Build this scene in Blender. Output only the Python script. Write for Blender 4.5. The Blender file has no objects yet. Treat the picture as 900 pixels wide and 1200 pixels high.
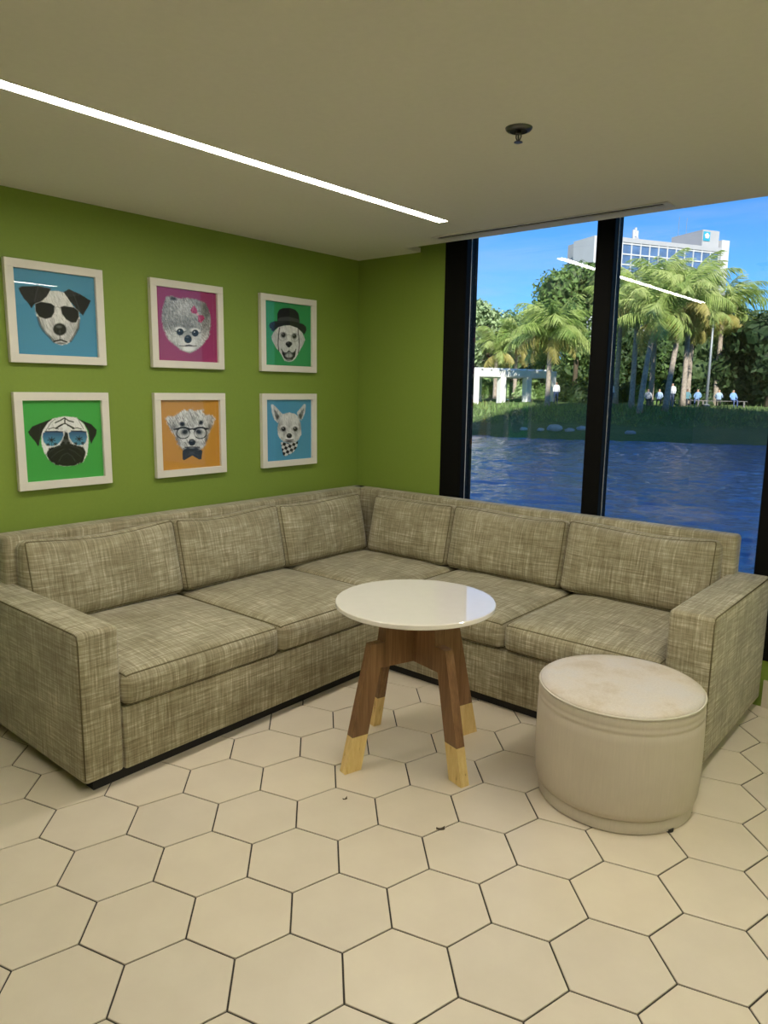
import bpy, bmesh, math, random
import numpy as np
from mathutils import Vector, Matrix, Euler

PI = math.pi
random.seed(7)
SC = bpy.context.scene
COL = SC.collection

# ------------------------------------------------------------------ camera
CAM = Vector((3.635, -3.989, 1.6))
FPX = 849.88                        # focal length in pixels of a 900 x 1200 frame
YAW, TILT, ROLL = 0.7010, 1.4029, 0.0137
RC = (Matrix.Rotation(YAW, 3, 'Z') @ Matrix.Rotation(TILT, 3, 'X') @ Matrix.Rotation(ROLL, 3, 'Z'))
cam_d = bpy.data.cameras.new('camera')
cam_d.sensor_fit = 'HORIZONTAL'; cam_d.sensor_width = 36.0
cam_d.lens = FPX * 36.0 / 900.0
cam_d.clip_start = 0.05; cam_d.clip_end = 2000
cam = bpy.data.objects.new('camera', cam_d); COL.objects.link(cam)
cam.matrix_world = Matrix.Translation(CAM) @ RC.to_4x4()
SC.camera = cam

# ------------------------------------------------------------------ world, sun, exposure
SUN_EL, SUN_AZ = math.radians(33), math.radians(-50)   # azimuth of the sun in the xy plane
w = bpy.data.worlds.new('sky'); SC.world = w; w.use_nodes = True
nt = w.node_tree; nt.nodes.clear()
out = nt.nodes.new('ShaderNodeOutputWorld'); bg = nt.nodes.new('ShaderNodeBackground')
sky = nt.nodes.new('ShaderNodeTexSky'); sky.sky_type = 'NISHITA'; sky.sun_disc = False
sky.sun_elevation = SUN_EL; sky.sun_rotation = PI / 2 - SUN_AZ
sky.air_density = 1.0; sky.dust_density = 0.05; sky.ozone_density = 1.5
tc = nt.nodes.new('ShaderNodeTexCoord'); mp = nt.nodes.new('ShaderNodeMapping')
mp.inputs['Rotation'].default_value = (0.2, 0.1, math.radians(20)); mp.inputs['Scale'].default_value = (2.2, 2.2, 14.0)
nz = nt.nodes.new('ShaderNodeTexNoise'); nz.inputs['Scale'].default_value = 1.6; nz.inputs['Detail'].default_value = 7; nz.inputs['Roughness'].default_value = 0.62
cr = nt.nodes.new('ShaderNodeValToRGB'); cr.color_ramp.elements[0].position = 0.50; cr.color_ramp.elements[1].position = 0.85
cr.color_ramp.elements[1].color = (0.45, 0.45, 0.45, 1)
tint = nt.nodes.new('ShaderNodeMix'); tint.data_type = 'RGBA'; tint.blend_type = 'MULTIPLY'; tint.inputs[0].default_value = 1.0
tint.inputs[7].default_value = (0.25, 0.585, 1.02, 1)
mx = nt.nodes.new('ShaderNodeMix'); mx.data_type = 'RGBA'
mx.inputs[7].default_value = (3.6, 4.4, 5.2, 1)
L = nt.links.new
L(tc.outputs['Generated'], mp.inputs['Vector']); L(mp.outputs[0], nz.inputs['Vector']); L(nz.outputs[0], cr.inputs[0])
L(sky.outputs[0], tint.inputs[6]); L(tint.outputs[2], mx.inputs[6]); L(cr.outputs[0], mx.inputs[0])
L(mx.outputs[2], bg.inputs['Color']); L(bg.outputs[0], out.inputs['Surface'])
bg.inputs['Strength'].default_value = 0.17

sun_d = bpy.data.lights.new('sun', 'SUN'); sun_d.energy = 8.0; sun_d.angle = math.radians(0.53); sun_d.color = (1.0, 0.95, 0.86)
sun = bpy.data.objects.new('sun', sun_d); COL.objects.link(sun)
sd = Vector((math.cos(SUN_EL) * math.cos(SUN_AZ), math.cos(SUN_EL) * math.sin(SUN_AZ), math.sin(SUN_EL)))
sun.rotation_euler = sd.to_track_quat('Z', 'Y').to_euler()
sun.location = (8, -12, 14)

vs = SC.view_settings
vs.view_transform = 'Standard'; vs.look = 'None'; vs.exposure = 0.0; vs.gamma = 1.0; vs.use_curve_mapping = False
LIGHT_POWER = 56.0                 # emission of the linear ceiling lamps

# ------------------------------------------------------------------ helpers
def srgb(r, g, b):
    def f(c):
        c /= 255.0
        return c / 12.92 if c <= 0.04045 else ((c + 0.055) / 1.055) ** 2.4
    return (f(r), f(g), f(b))

def ray(px, py):
    return RC @ Vector(((px - 450) / FPX, -(py - 600) / FPX, -1.0))

def obj(name, bm, m=None, parent=None, smooth=False, kind=None):
    if isinstance(bm, bpy.types.Mesh):
        me = bm
    else:
        bm.normal_update()
        me = bpy.data.meshes.new(name); bm.to_mesh(me); bm.free()
        if m: me.materials.append(m)
        if smooth:
            me.polygons.foreach_set('use_smooth', [True] * len(me.polygons))
            if smooth == 'auto':
                try: me.set_sharp_from_angle(angle=math.radians(38))
                except Exception: pass
    o = bpy.data.objects.new(name, me); COL.objects.link(o)
    if parent is not None: o.parent = parent
    if kind: o['kind'] = kind
    return o

def tag(o, label, cat, group=None):
    o['label'] = label; o['category'] = cat
    if group: o['group'] = group
    return o

def thing(name, label, cat, loc=(0, 0, 0), rz=0.0, group=None):
    o = bpy.data.objects.new(name, None); COL.objects.link(o)
    o.location = loc; o.rotation_euler = (0, 0, rz); o.empty_display_size = 0.1
    return tag(o, label, cat, group)

def box(bm, x0, x1, y0, y1, z0, z1, bevel=0.0, seg=2):
    vs_ = [bm.verts.new(p) for p in ((x0,y0,z0),(x1,y0,z0),(x1,y1,z0),(x0,y1,z0),(x0,y0,z1),(x1,y0,z1),(x1,y1,z1),(x0,y1,z1))]
    fs = [bm.faces.new([vs_[i] for i in f]) for f in ((3,2,1,0),(4,5,6,7),(0,1,5,4),(1,2,6,5),(2,3,7,6),(3,0,4,7))]
    if bevel > 0:
        es = list({e for f in fs for e in f.edges})
        bmesh.ops.bevel(bm, geom=es, offset=bevel, segments=seg, profile=0.5, affect='EDGES')
    return bm

def bx(x0, x1, y0, y1, z0, z1, bevel=0.0, seg=2):
    return box(bmesh.new(), x0, x1, y0, y1, z0, z1, bevel, seg)

def lathe(prof, n=48, bm=None, cx=0, cy=0):
    bm = bm or bmesh.new(); rings = []
    for r, z in prof:
        if r < 1e-6: rings.append([bm.verts.new((cx, cy, z))])
        else: rings.append([bm.verts.new((cx + r*math.cos(2*PI*k/n), cy + r*math.sin(2*PI*k/n), z)) for k in range(n)])
    for a, b in zip(rings, rings[1:]):
        for k in range(n):
            k2 = (k + 1) % n
            if len(a) == 1 and len(b) == 1: continue
            if len(a) == 1: bm.faces.new((a[0], b[k2], b[k]))
            elif len(b) == 1: bm.faces.new((a[k], a[k2], b[0]))
            else: bm.faces.new((a[k], a[k2], b[k2], b[k]))
    bmesh.ops.recalc_face_normals(bm, faces=bm.faces)
    return bm

def tube(bm, pts, rad, n=6, closed=False):
    pts = [Vector(p) for p in pts]; m = len(pts)
    if not hasattr(rad, '__len__'): rad = [rad] * m
    rings = []; up = None
    for i, p in enumerate(pts):
        a = pts[i-1] if (i > 0 or closed) else p
        b = pts[(i+1) % m] if (i < m-1 or closed) else p
        t = (b - a)
        if t.length < 1e-9: t = Vector((0, 0, 1))
        t.normalize()
        if up is None:
            up = Vector((0, 0, 1)) if abs(t.z) < 0.9 else Vector((1, 0, 0))
        s = t.cross(up)
        if s.length < 1e-6: s = t.cross(Vector((1, 0, 0)))
        s.normalize(); up = s.cross(t).normalized()
        rings.append([bm.verts.new(p + (s*math.cos(2*PI*k/n) + up*math.sin(2*PI*k/n)) * rad[i]) for k in range(n)])
    R = range(m) if closed else range(m-1)
    for i in R:
        a, b = rings[i], rings[(i+1) % m]
        for k in range(n):
            bm.faces.new((a[k], a[(k+1) % n], b[(k+1) % n], b[k]))
    if not closed:
        bm.faces.new(rings[0][::-1]); bm.faces.new(rings[-1])
    return bm

def prism(bm, poly, axis_u, axis_v, axis_n, origin, t0, t1):
    """extrude a 2-D polygon (u, v) along axis_n from t0 to t1"""
    U, V, N, O = Vector(axis_u), Vector(axis_v), Vector(axis_n), Vector(origin)
    a = [bm.verts.new(O + U*u + V*v + N*t0) for u, v in poly]
    b = [bm.verts.new(O + U*u + V*v + N*t1) for u, v in poly]
    bm.faces.new(a[::-1]); bm.faces.new(b); k = len(poly)
    for i in range(k):
        bm.faces.new((a[i], a[(i+1) % k], b[(i+1) % k], b[i]))
    bmesh.ops.recalc_face_normals(bm, faces=bm.faces)
    return bm

# ------------------------------------------------------------------ materials
class NT:
    def __init__(self, name):
        self.m = bpy.data.materials.new(name); self.m.use_nodes = True
        self.t = self.m.node_tree; self.p = self.t.nodes['Principled BSDF']; self.o = self.t.nodes['Material Output']
    def n(self, kind, **kw):
        x = self.t.nodes.new(kind)
        for k, v in kw.items():
            if k in x.inputs: x.inputs[k].default_value = v
            else: setattr(x, k, v)
        return x
    def l(self, a, b): self.t.links.new(a, b)
    def coords(self, scale=(1, 1, 1), which='Object', rot=(0, 0, 0)):
        c = self.n('ShaderNodeTexCoord'); m = self.n('ShaderNodeMapping')
        m.inputs['Scale'].default_value = scale; m.inputs['Rotation'].default_value = rot
        self.l(c.outputs[which], m.inputs['Vector']); return m.outputs[0]
    def noise(self, vec, scale, detail=3, rough=0.5):
        x = self.n('ShaderNodeTexNoise'); x.inputs['Scale'].default_value = scale
        x.inputs['Detail'].default_value = detail; x.inputs['Roughness'].default_value = rough
        if vec is not None: self.l(vec, x.inputs['Vector'])
        return x.outputs[0]
    def ramp(self, fac, stops):
        r = self.n('ShaderNodeValToRGB'); e = r.color_ramp.elements
        while len(e) < len(stops): e.new(0.5)
        for k, (p, c) in enumerate(stops):
            e[k].position = p; e[k].color = (*c[:3], 1) if hasattr(c, '__len__') else (c, c, c, 1)
        self.l(fac, r.inputs[0]); return r.outputs[0]
    def math(self, op, a, b=None):
        x = self.n('ShaderNodeMath'); x.operation = op
        for i, v in enumerate((a, b)):
            if v is None: continue
            if isinstance(v, (int, float)): x.inputs[i].default_value = v
            else: self.l(v, x.inputs[i])
        return x.outputs[0]
    def mix(self, fac, a, b, blend='MIX'):
        x = self.n('ShaderNodeMix'); x.data_type = 'RGBA'; x.blend_type = blend
        for i, v in ((0, fac), (6, a), (7, b)):
            if isinstance(v, (int, float)): x.inputs[i].default_value = v
            elif isinstance(v, (tuple, list)): x.inputs[i].default_value = (*v[:3], 1)
            else: self.l(v, x.inputs[i])
        return x.outputs[2]
    def bump(self, h, strength=0.2, dist=0.01):
        b = self.n('ShaderNodeBump'); b.inputs['Strength'].default_value = strength; b.inputs['Distance'].default_value = dist
        self.l(h, b.inputs['Height']); self.l(b.outputs[0], self.p.inputs['Normal'])
    def base(self, c):
        if isinstance(c, (tuple, list)): self.p.inputs['Base Color'].default_value = (*c[:3], 1)
        else: self.l(c, self.p.inputs['Base Color'])
    def set(self, **kw):
        for k, v in kw.items():
            k = k.replace('_', ' ')
            if isinstance(v, (int, float, tuple)): self.p.inputs[k].default_value = v
            else: self.l(v, self.p.inputs[k])
        return self

def plain(name, c, rough=0.5, metal=0.0, var=0.06, scale=30.0, bump=0.0, spec=0.5):
    k = NT(name); v = k.noise(k.coords(), scale, 4)
    k.base(k.ramp(v, [(0.3, tuple(x*(1-var) for x in c)), (0.7, tuple(min(1, x*(1+var)) for x in c))]))
    k.set(Roughness=rough, Metallic=metal); k.p.inputs['Specular IOR Level'].default_value = spec
    if bump: k.bump(v, bump, 0.002)
    return k.m

def emitter(name, c, s):
    k = NT(name); k.base((0.9, 0.9, 0.9)); k.p.inputs['Emission Color'].default_value = (*c, 1); k.p.inputs['Emission Strength'].default_value = s
    return k.m

M = {}
M['wall'] = plain('green_wall_paint', (0.222, 0.312, 0.050), 0.55, var=0.02, scale=60, bump=0.04, spec=0.3)
M['ceiling'] = plain('ceiling_paint', (0.72, 0.70, 0.62), 0.8, var=0.015, scale=40, spec=0.2)
M['offwhite'] = plain('pale_wall_paint', (0.70, 0.68, 0.60), 0.7, var=0.02, spec=0.3)
M['grout'] = plain('dark_grout', (0.045, 0.038, 0.028), 0.9, var=0.2, scale=80)
M['baseboard'] = plain('beige_tile_baseboard', (0.62, 0.55, 0.43), 0.4, var=0.03)
M['black_metal'] = plain('black_anodised_frame', (0.0035, 0.0033, 0.003), 0.6, var=0.1, scale=50, spec=0.12)
M['black_plinth'] = plain('black_plinth', (0.012, 0.011, 0.010), 0.7, var=0.1)
M['concrete'] = plain('outer_wall_concrete', (0.5, 0.48, 0.44), 0.9, var=0.08, scale=5)

def tile_mat():
    k = NT('cream_hex_tile'); oi = k.n('ShaderNodeObjectInfo')
    v = k.noise(k.coords((1, 1, 1), 'Object'), 5.0, 5, 0.6)
    a = k.ramp(v, [(0.25, (0.70, 0.61, 0.475)), (0.75, (0.765, 0.675, 0.53))])
    b = k.mix(oi.outputs['Random'], (0.94, 0.94, 0.95), (1.0, 0.995, 0.98))
    k.base(k.mix(1.0, a, b, 'MULTIPLY'))
    r = k.ramp(k.noise(k.coords((1, 1, 1), 'Object'), 14.0, 4), [(0.3, 0.30), (0.7, 0.42)])
    k.set(Roughness=r); k.p.inputs['Specular IOR Level'].default_value = 0.5
    k.bump(k.noise(k.coords((1, 1, 1), 'Object'), 9.0, 3), 0.05, 0.01)
    return k.m
M['tile'] = tile_mat()

def fabric_mat():
    k = NT('heathered_linen_fabric')
    # threads run in the plane of each face: the share of a direction fades where the face looks along it
    nc = k.n('ShaderNodeTexCoord'); ns = k.n('ShaderNodeSeparateXYZ'); k.l(nc.outputs['Normal'], ns.inputs[0])
    W = [k.math('SUBTRACT', 1.0, k.math('MULTIPLY', ns.outputs[i], ns.outputs[i])) for i in range(3)]
    W = [k.math('POWER', w_, 2.0) for w_ in W]
    def weave(lo, hi, d):
        A = k.noise(k.coords((lo, lo, hi)), 1.0, d, 0.6); B = k.noise(k.coords((hi, lo, lo)), 1.0, d, 0.6); C_ = k.noise(k.coords((lo, hi, lo)), 1.0, d, 0.6)
        t_ = k.math('ADD', k.math('ADD', k.math('MULTIPLY', k.math('SUBTRACT', A, 0.5), W[2]), k.math('MULTIPLY', k.math('SUBTRACT', B, 0.5), W[0])), k.math('MULTIPLY', k.math('SUBTRACT', C_, 0.5), W[1]))
        return k.math('ADD', k.math('MULTIPLY', t_, 0.41), 0.5)
    f1, f2 = weave(11.0, 230.0, 2), weave(4.0, 95.0, 3)
    big = k.noise(k.coords((1, 1, 1)), 5.0, 4, 0.65)
    s = k.math('ADD', k.math('MULTIPLY', f1, 0.5), k.math('MULTIPLY', f2, 0.5))
    s2 = k.math('ADD', k.math('MULTIPLY', s, 0.86), k.math('MULTIPLY', big, 0.14))
    col = k.ramp(s2, [(0.41, (0.185, 0.155, 0.088)), (0.485, (0.31, 0.27, 0.17)), (0.53, (0.43, 0.385, 0.262)), (0.60, (0.72, 0.665, 0.51))])
    k.base(col); k.set(Roughness=0.92); k.p.inputs['Specular IOR Level'].default_value = 0.15
    k.p.inputs['Sheen Weight'].default_value = 0.25; k.p.inputs['Sheen Roughness'].default_value = 0.5
    k.bump(s, 0.35, 0.004)
    return k.m
M['fabric'] = fabric_mat()
M['piping'] = plain('olive_piping', (0.16, 0.135, 0.075), 0.9, var=0.25, scale=200, spec=0.1)

def wood_mat():
    k = NT('walnut_stained_wood')
    v = k.coords((1, 1, 1), 'Generated')
    v2 = k.coords((38, 38, 2.5)); g = k.noise(v2, 1.0, 6, 0.6); g2 = k.noise(k.coords((140, 140, 6)), 1.0, 3, 0.6)
    s = k.math('ADD', k.math('MULTIPLY', g, 0.6), k.math('MULTIPLY', g2, 0.4))
    k.base(k.ramp(s, [(0.3, (0.13, 0.064, 0.027)), (0.5, (0.235, 0.122, 0.054)), (0.72, (0.35, 0.20, 0.095))]))
    k.set(Roughness=0.42); k.bump(s, 0.08, 0.002)
    return k.m
M['wood'] = wood_mat()
def gold_mat():
    k = NT('gold_leaf'); v = k.noise(k.coords((60, 60, 9)), 1.0, 6, 0.7)
    k.base(k.ramp(v, [(0.3, (0.30, 0.17, 0.04)), (0.36, (0.78, 0.56, 0.22)), (0.7, (0.92, 0.72, 0.34))]))
    k.set(Roughness=0.42, Metallic=0.35); k.bump(v, 0.15, 0.002); return k.m
M['gold'] = gold_mat()
k = NT('white_gloss_laminate'); v = k.noise(k.coords(), 20, 2)
k.base(k.ramp(v, [(0.3, (0.85, 0.80, 0.73)), (0.7, (0.87, 0.82, 0.75))])); k.set(Roughness=0.03); k.p.inputs['Specular IOR Level'].default_value = 0.6; k.p.inputs['Coat Weight'].default_value = 0.5; k.p.inputs['Coat Roughness'].default_value = 0.02; M['gloss'] = k.m

def vinyl(name, c, hi):
    k = NT(name); g = k.noise(k.coords((180, 180, 8)), 1.0, 3, 0.6); d = k.noise(k.coords(), 6.0, 4, 0.6)
    a = k.ramp(g, [(0.3, tuple(x*0.96 for x in c)), (0.7, tuple(x*1.03 for x in c))])
    k.base(k.mix(k.ramp(d, [(0.45, 0.0), (0.8, 0.45)]), a, hi)); k.set(Roughness=0.55)
    k.bump(g, 0.12, 0.002); return k.m
M['ottoman'] = vinyl('cream_ottoman_cloth', (0.60, 0.53, 0.43), (0.52, 0.45, 0.35))
def otop():
    k = NT('stained_cream_ottoman_top'); d = k.noise(k.coords(), 5.5, 6, 0.65); f = k.noise(k.coords((1, 1, 1)), 160, 2)
    a = k.ramp(d, [(0.35, (0.60, 0.50, 0.37)), (0.47, (0.68, 0.60, 0.50)), (0.65, (0.66, 0.61, 0.56))])
    k.base(k.mix(0.12, a, k.ramp(f, [(0.3, (0.3, 0.27, 0.2)), (0.7, (0.8, 0.76, 0.68))]))); k.set(Roughness=0.6); k.bump(f, 0.1, 0.001); return k.m
M['ottoman_top'] = otop()
M['cream_piping'] = plain('cream_piping', (0.62, 0.57, 0.46), 0.6, var=0.05)
M['white_frame'] = plain('white_lacquer_frame', (0.80, 0.76, 0.68), 0.45, var=0.02, scale=12)
M['chrome'] = plain('dark_chrome', (0.11, 0.11, 0.11), 0.28, 0.9, var=0.15)
M['lamp'] = emitter('lamp_diffuser', (1.0, 0.945, 0.84), LIGHT_POWER)
M['alu'] = plain('grey_aluminium', (0.62, 0.60, 0.56), 0.45, 0.1, var=0.05)
M['slot_dark'] = plain('slot_interior', (0.012, 0.012, 0.012), 0.9)

def glass_mat(name, f0=0.045, tintc=(0.985, 0.995, 0.99), rough=0.0):
    """thin architectural pane: each face reflects by Schlick's law and lets the rest pass"""
    k = NT(name); t = k.t; t.nodes.remove(k.p)
    g = k.n('ShaderNodeNewGeometry'); dp = k.n('ShaderNodeVectorMath'); dp.operation = 'DOT_PRODUCT'
    k.l(g.outputs['Incoming'], dp.inputs[0]); k.l(g.outputs['Normal'], dp.inputs[1])
    c = k.math('ABSOLUTE', dp.outputs['Value']); s = k.math('POWER', k.math('SUBTRACT', 1.0, c), 5.0)
    f = k.math('ADD', k.math('MULTIPLY', s, 1.0 - f0), f0)
    tr = k.n('ShaderNodeBsdfTransparent'); tr.inputs[0].default_value = (*tintc, 1)
    gl = k.n('ShaderNodeBsdfAnisotropic') if False else k.n('ShaderNodeBsdfGlossy'); gl.inputs['Roughness'].default_value = rough
    m = k.n('ShaderNodeMixShader'); k.l(f, m.inputs[0]); k.l(tr.outputs[0], m.inputs[1]); k.l(gl.outputs[0], m.inputs[2])
    k.l(m.outputs[0], k.o.inputs['Surface']); return k.m
M['window_glass'] = glass_mat('window_glass', 0.062)
M['picture_glass'] = glass_mat('picture_glazing', 0.03, (1, 1, 1))

# ------------------------------------------------------------------ the room
H = 2.498                      # ceiling height
RX, RY = 5.6, -7.6             # far right and rear walls
WT = 2.72                      # structural height (top of window pocket)
GY = 0.042                     # plane of the glass

def struct(name, bm, m, parent=None, label=None, cat=None):
    o = obj(name, bm, m, parent); o['kind'] = 'structure'
    if label: tag(o, label, cat)
    return o

floor = struct('floor', bx(-0.15, RX + 0.15, RY - 0.15, 0.16, -0.25, -0.004), M['grout'], None, 'cream hexagonal tile floor with thin dark joints', 'floor')
struct('wall_left', bx(-0.15, 0, RY, 0.0, -0.004, WT), M['wall'], None, 'green painted wall hung with six dog pictures', 'wall')
# window wall: green pier left of the window, low wall under it, pier to its right
WX0, WX1, WX2, WX3, SILL = 0.765, 0.934, 2.755, 2.95, 0.25
bm = bmesh.new(); box(bm, -0.15, WX0, 0.0, 0.16, -0.004, WT); box(bm, WX0, WX3, 0.0, 0.16, -0.004, SILL); box(bm, WX3, RX + 0.15, 0.0, 0.16, -0.004, WT)
struct('wall_back', bm, M['wall'], None, 'green painted wall around the tall black window frame', 'wall')
struct('wall_right', bx(RX, RX + 0.15, RY, 0.0, -0.004, WT), M['wall'], None, 'green side wall out of view to the right', 'wall')
struct('wall_front', bx(-0.15, RX + 0.15, RY - 0.15, RY, -0.004, WT), M['offwhite'], None, 'pale wall behind the viewer', 'wall')
# ceiling: slab with a pocket along the window, and the lamp slots cut as gaps between panels
NX, EY = 0.555, -0.165         # the pocket starts at NX, the ceiling edge lies at EY
LAMPS = [(1.161, 1.227, -3.76, -0.627), (3.217, 3.283, -3.76, -0.627), (5.273, 5.339, -3.76, -0.627)]  # the third, unseen lamp is added to brighten the right side
bm = bmesh.new()
box(bm, 0, NX, EY, 0.0, H, H + 0.03)
# panels between x-cuts, leaving out the lamp recesses
xs = sorted({0.0, RX, *[l[0] for l in LAMPS], *[l[1] for l in LAMPS]})
for a, b in zip(xs, xs[1:]):
    cuts = sorted([(l[2], l[3]) for l in LAMPS if l[0] <= a + 1e-6 and l[1] >= b - 1e-6])
    y = RY
    for c0, c1 in cuts:
        box(bm, a, b, y, c0, H, H + 0.03); y = c1
    box(bm, a, b, y, EY, H, H + 0.03)
box(bm, -0.15, RX + 0.15, RY - 0.15, 0.16, WT, WT + 0.25)          # roof slab over the void
struct('ceiling', bm, M['ceiling'], None, 'plain off-white ceiling with a raised pocket along the window', 'ceiling')
bm = bmesh.new(); box(bm, 2.853, RX, -0.012, 0.0, 0.0, 0.146)
struct('baseboard_back', bm, M['baseboard'], None, 'beige tile baseboard right of the sofa', 'baseboard')
struct('baseboard_right', bx(RX - 0.012, RX, RY, -0.012, 0.0, 0.11), M['baseboard'], None, 'beige tile baseboard along the right wall', 'baseboard')
struct('baseboard_left', bx(0, 0.012, RY, -2.76, 0.0, 0.11), M['baseboard'], None, 'beige tile baseboard along the green left wall', 'baseboard')

# building that holds the room: low wing, and an unseen tower shaped to shade the bank
bm = bmesh.new(); box(bm, -14, 19, -22, 0.16, WT + 0.251, 6.5); box(bm, 19, 85, -26, 0.16, -3.0, 43.0)
struct('wall_outer', bm, M['concrete'], None, 'unseen outer building above the room, with a tower added to shade the lake bank', 'building')

# hexagonal tiles, each its own piece
TS, TH, TOX, TOY = 0.176, 0.7898, 1.867, -2.150
def hex_bm(bm, cx, cy, rot, s, gap=0.0028):
    R = s - gap * 2 / math.sqrt(3); top = []; mid = []; low = []
    for k in range(6):
        a = rot + PI/6 + k*PI/3; c, s_ = math.cos(a), math.sin(a)
        top.append(bm.verts.new((cx + (R-0.0016)*c, cy + (R-0.0016)*s_, 0.0)))
        mid.append(bm.verts.new((cx + R*c, cy + R*s_, -0.0012)))
        low.append(bm.verts.new((cx + R*c, cy + R*s_, -0.006)))
    bm.faces.new(top)
    for k in range(6):
        j = (k+1) % 6
        bm.faces.new((mid[k], mid[j], top[j], top[k])); bm.faces.new((low[k], low[j], mid[j], mid[k]))
    return bm
bm = hex_bm(bmesh.new(), 0, 0, 0, TS); hex_me = bpy.data.meshes.new('tile'); bm.to_mesh(hex_me); bm.free(); hex_me.materials.append(M['tile'])
cands = []
for q in range(-40, 41):
    for r in range(-40, 41):
        ux, uy = math.sqrt(3)*(q + r/2)*TS, 1.5*r*TS
        x = TOX + ux*math.cos(TH) - uy*math.sin(TH); y = TOY + ux*math.sin(TH) + uy*math.cos(TH)
        if -0.1 < x < RX + 0.1 and RY - 0.1 < y < 0.06:
            d = RC.transposed() @ (Vector((x, y, 0)) - CAM)
            vis = False
            if d.z < -0.1:
                px, py = 450 - FPX*d.x/d.z, 600 + FPX*d.y/d.z
                vis = -150 < px < 1050 and 700 < py < 1420
            cands.append((x, y, vis, (Vector((x, y, 0)) - CAM).length))
visible = sorted([c for c in cands if c[2]], key=lambda c: c[3])
shown = visible[:290]; shown_set = set(shown)
for (x, y, _, _) in shown:
    o = bpy.data.objects.new('tile', hex_me); COL.objects.link(o); o.parent = floor
    o.location = (x, y, 0); o.rotation_euler = (0, 0, TH + random.choice([0, 1, 2, 3, 4, 5])*PI/3)
bm = bmesh.new()
for c in cands:
    if c not in shown_set: hex_bm(bm, c[0], c[1], TH, TS)
obj('far_tiles', bm, M['tile'], floor, kind='stuff')

# window
win = bpy.data.objects.new('window_1', None); COL.objects.link(win); win['kind'] = 'structure'
tag(win, 'tall black framed window of two panes looking over the lake', 'window')
bm = bx(WX0, WX1, -0.012, 0.12, SILL, WT, 0.004, 1); obj('window_jamb', bm, M['black_metal'], win)
bm = bx(WX2, WX3, -0.012, 0.12, SILL, WT, 0.004, 1); obj('window_jamb', bm, M['black_metal'], win)
bm = bx(1.795, 1.900, -0.012, 0.10, SILL + 0.06, WT, 0.004, 1); obj('mullion', bm, M['black_metal'], win)
bm = bx(WX1, WX2, -0.012, 0.12, SILL, SILL + 0.06, 0.004, 1); obj('window_sill', bm, M['black_metal'], win)
bm = bx(WX1, WX2, -0.012, 0.12, WT - 0.05, WT, 0.004, 1); obj('window_head', bm, M['black_metal'], win)
for a, b in ((WX1, 1.795), (1.900, WX2)):
    obj('pane', bx(a + 0.001, b - 0.001, GY, GY + 0.008, SILL + 0.06, WT - 0.05), M['window_glass'], win)
    bm = bmesh.new()                                                    # pale gasket beside the glass
    box(bm, a, a + 0.003, GY - 0.004, GY, SILL + 0.06, WT - 0.05); box(bm, b - 0.003, b, GY - 0.004, GY, SILL + 0.06, WT - 0.05)
    obj('gasket', bm, M['alu'], win)

# ------------------------------------------------------------------ ceiling fittings
labels = ['long glowing linear lamp recessed in the ceiling above the sofa', 'linear lamp recessed in the ceiling beside the viewer', 'unseen linear lamp added in the ceiling along the right wall for more light']
for (x0, x1, y0, y1), lb in zip(LAMPS, labels):
    t = thing('linear_lamp', lb, 'ceiling lamp', ((x0+x1)/2, (y0+y1)/2, H), 0, 'recessed linear lamps')
    hw, hl = (x1-x0)/2, (y1-y0)/2
    obj('diffuser', bx(-hw + 0.004, hw - 0.004, -hl + 0.004, hl - 0.004, 0.002, 0.012), M['lamp'], t)
    bm = bmesh.new()
    box(bm, -hw, -hw + 0.004, -hl, hl, -0.001, 0.05); box(bm, hw - 0.004, hw, -hl, hl, -0.001, 0.05)
    box(bm, -hw + 0.004, hw - 0.004, -hl, -hl + 0.004, -0.001, 0.05); box(bm, -hw + 0.004, hw - 0.004, hl - 0.004, hl, -0.001, 0.05)
    box(bm, -hw, hw, -hl, hl, 0.05, 0.055)
    obj('housing', bm, M['white_frame'], t)

t = thing('fire_sprinkler', 'small dark fire sprinkler hanging from the ceiling', 'sprinkler', (2.236, -1.635, H))
obj('escutcheon', lathe([(0.018, -0.004), (0.030, -0.012), (0.040, -0.010), (0.046, -0.004), (0.047, 0.0), (0.0, 0.0)], 40), M['chrome'], t, smooth='auto')
obj('cup', lathe([(0.0, -0.003), (0.030, -0.0105), (0.030, -0.013), (0.0, -0.006)], 32), M['slot_dark'], t, smooth='auto')
bm = bmesh.new()
lathe([(0.0, -0.004), (0.010, -0.004), (0.010, -0.02), (0.006, -0.022), (0.0, -0.022)], 16, bm)
tube(bm, [(0.009, 0, -0.016), (0.010, 0, -0.030), (0.003, 0, -0.043)], 0.0022); tube(bm, [(-0.009, 0, -0.016), (-0.010, 0, -0.030), (-0.003, 0, -0.043)], 0.0022)
tube(bm, [(0, 0, -0.02), (0, 0, -0.044)], 0.0028)
obj('sprinkler_body', bm, M['chrome'], t, smooth='auto')
bm = lathe([(0.0, -0.043), (0.005, -0.043), (0.015, -0.0455), (0.015, -0.047), (0.0, -0.047)], 20)
obj('deflector', bm, M['chrome'], t, smooth='auto')

t = thing('slot_diffuser', 'narrow linear air slot in the ceiling along the window', 'air vent', (1.60, -0.30, H))
bm = bmesh.new(); hx = 0.70
box(bm, -hx, hx, -0.050, -0.036, -0.006, 0.0); box(bm, -hx, hx, 0.002, 0.055, -0.006, 0.0)
box(bm, -hx, -hx + 0.03, -0.036, 0.002, -0.006, 0.0); box(bm, hx - 0.03, hx, -0.036, 0.002, -0.006, 0.0)
obj('vent_frame', bm, M['alu'], t)
obj('vent_slot', bx(-hx + 0.03, hx - 0.03, -0.036, 0.002, -0.0012, 0.0), M['slot_dark'], t)

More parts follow.
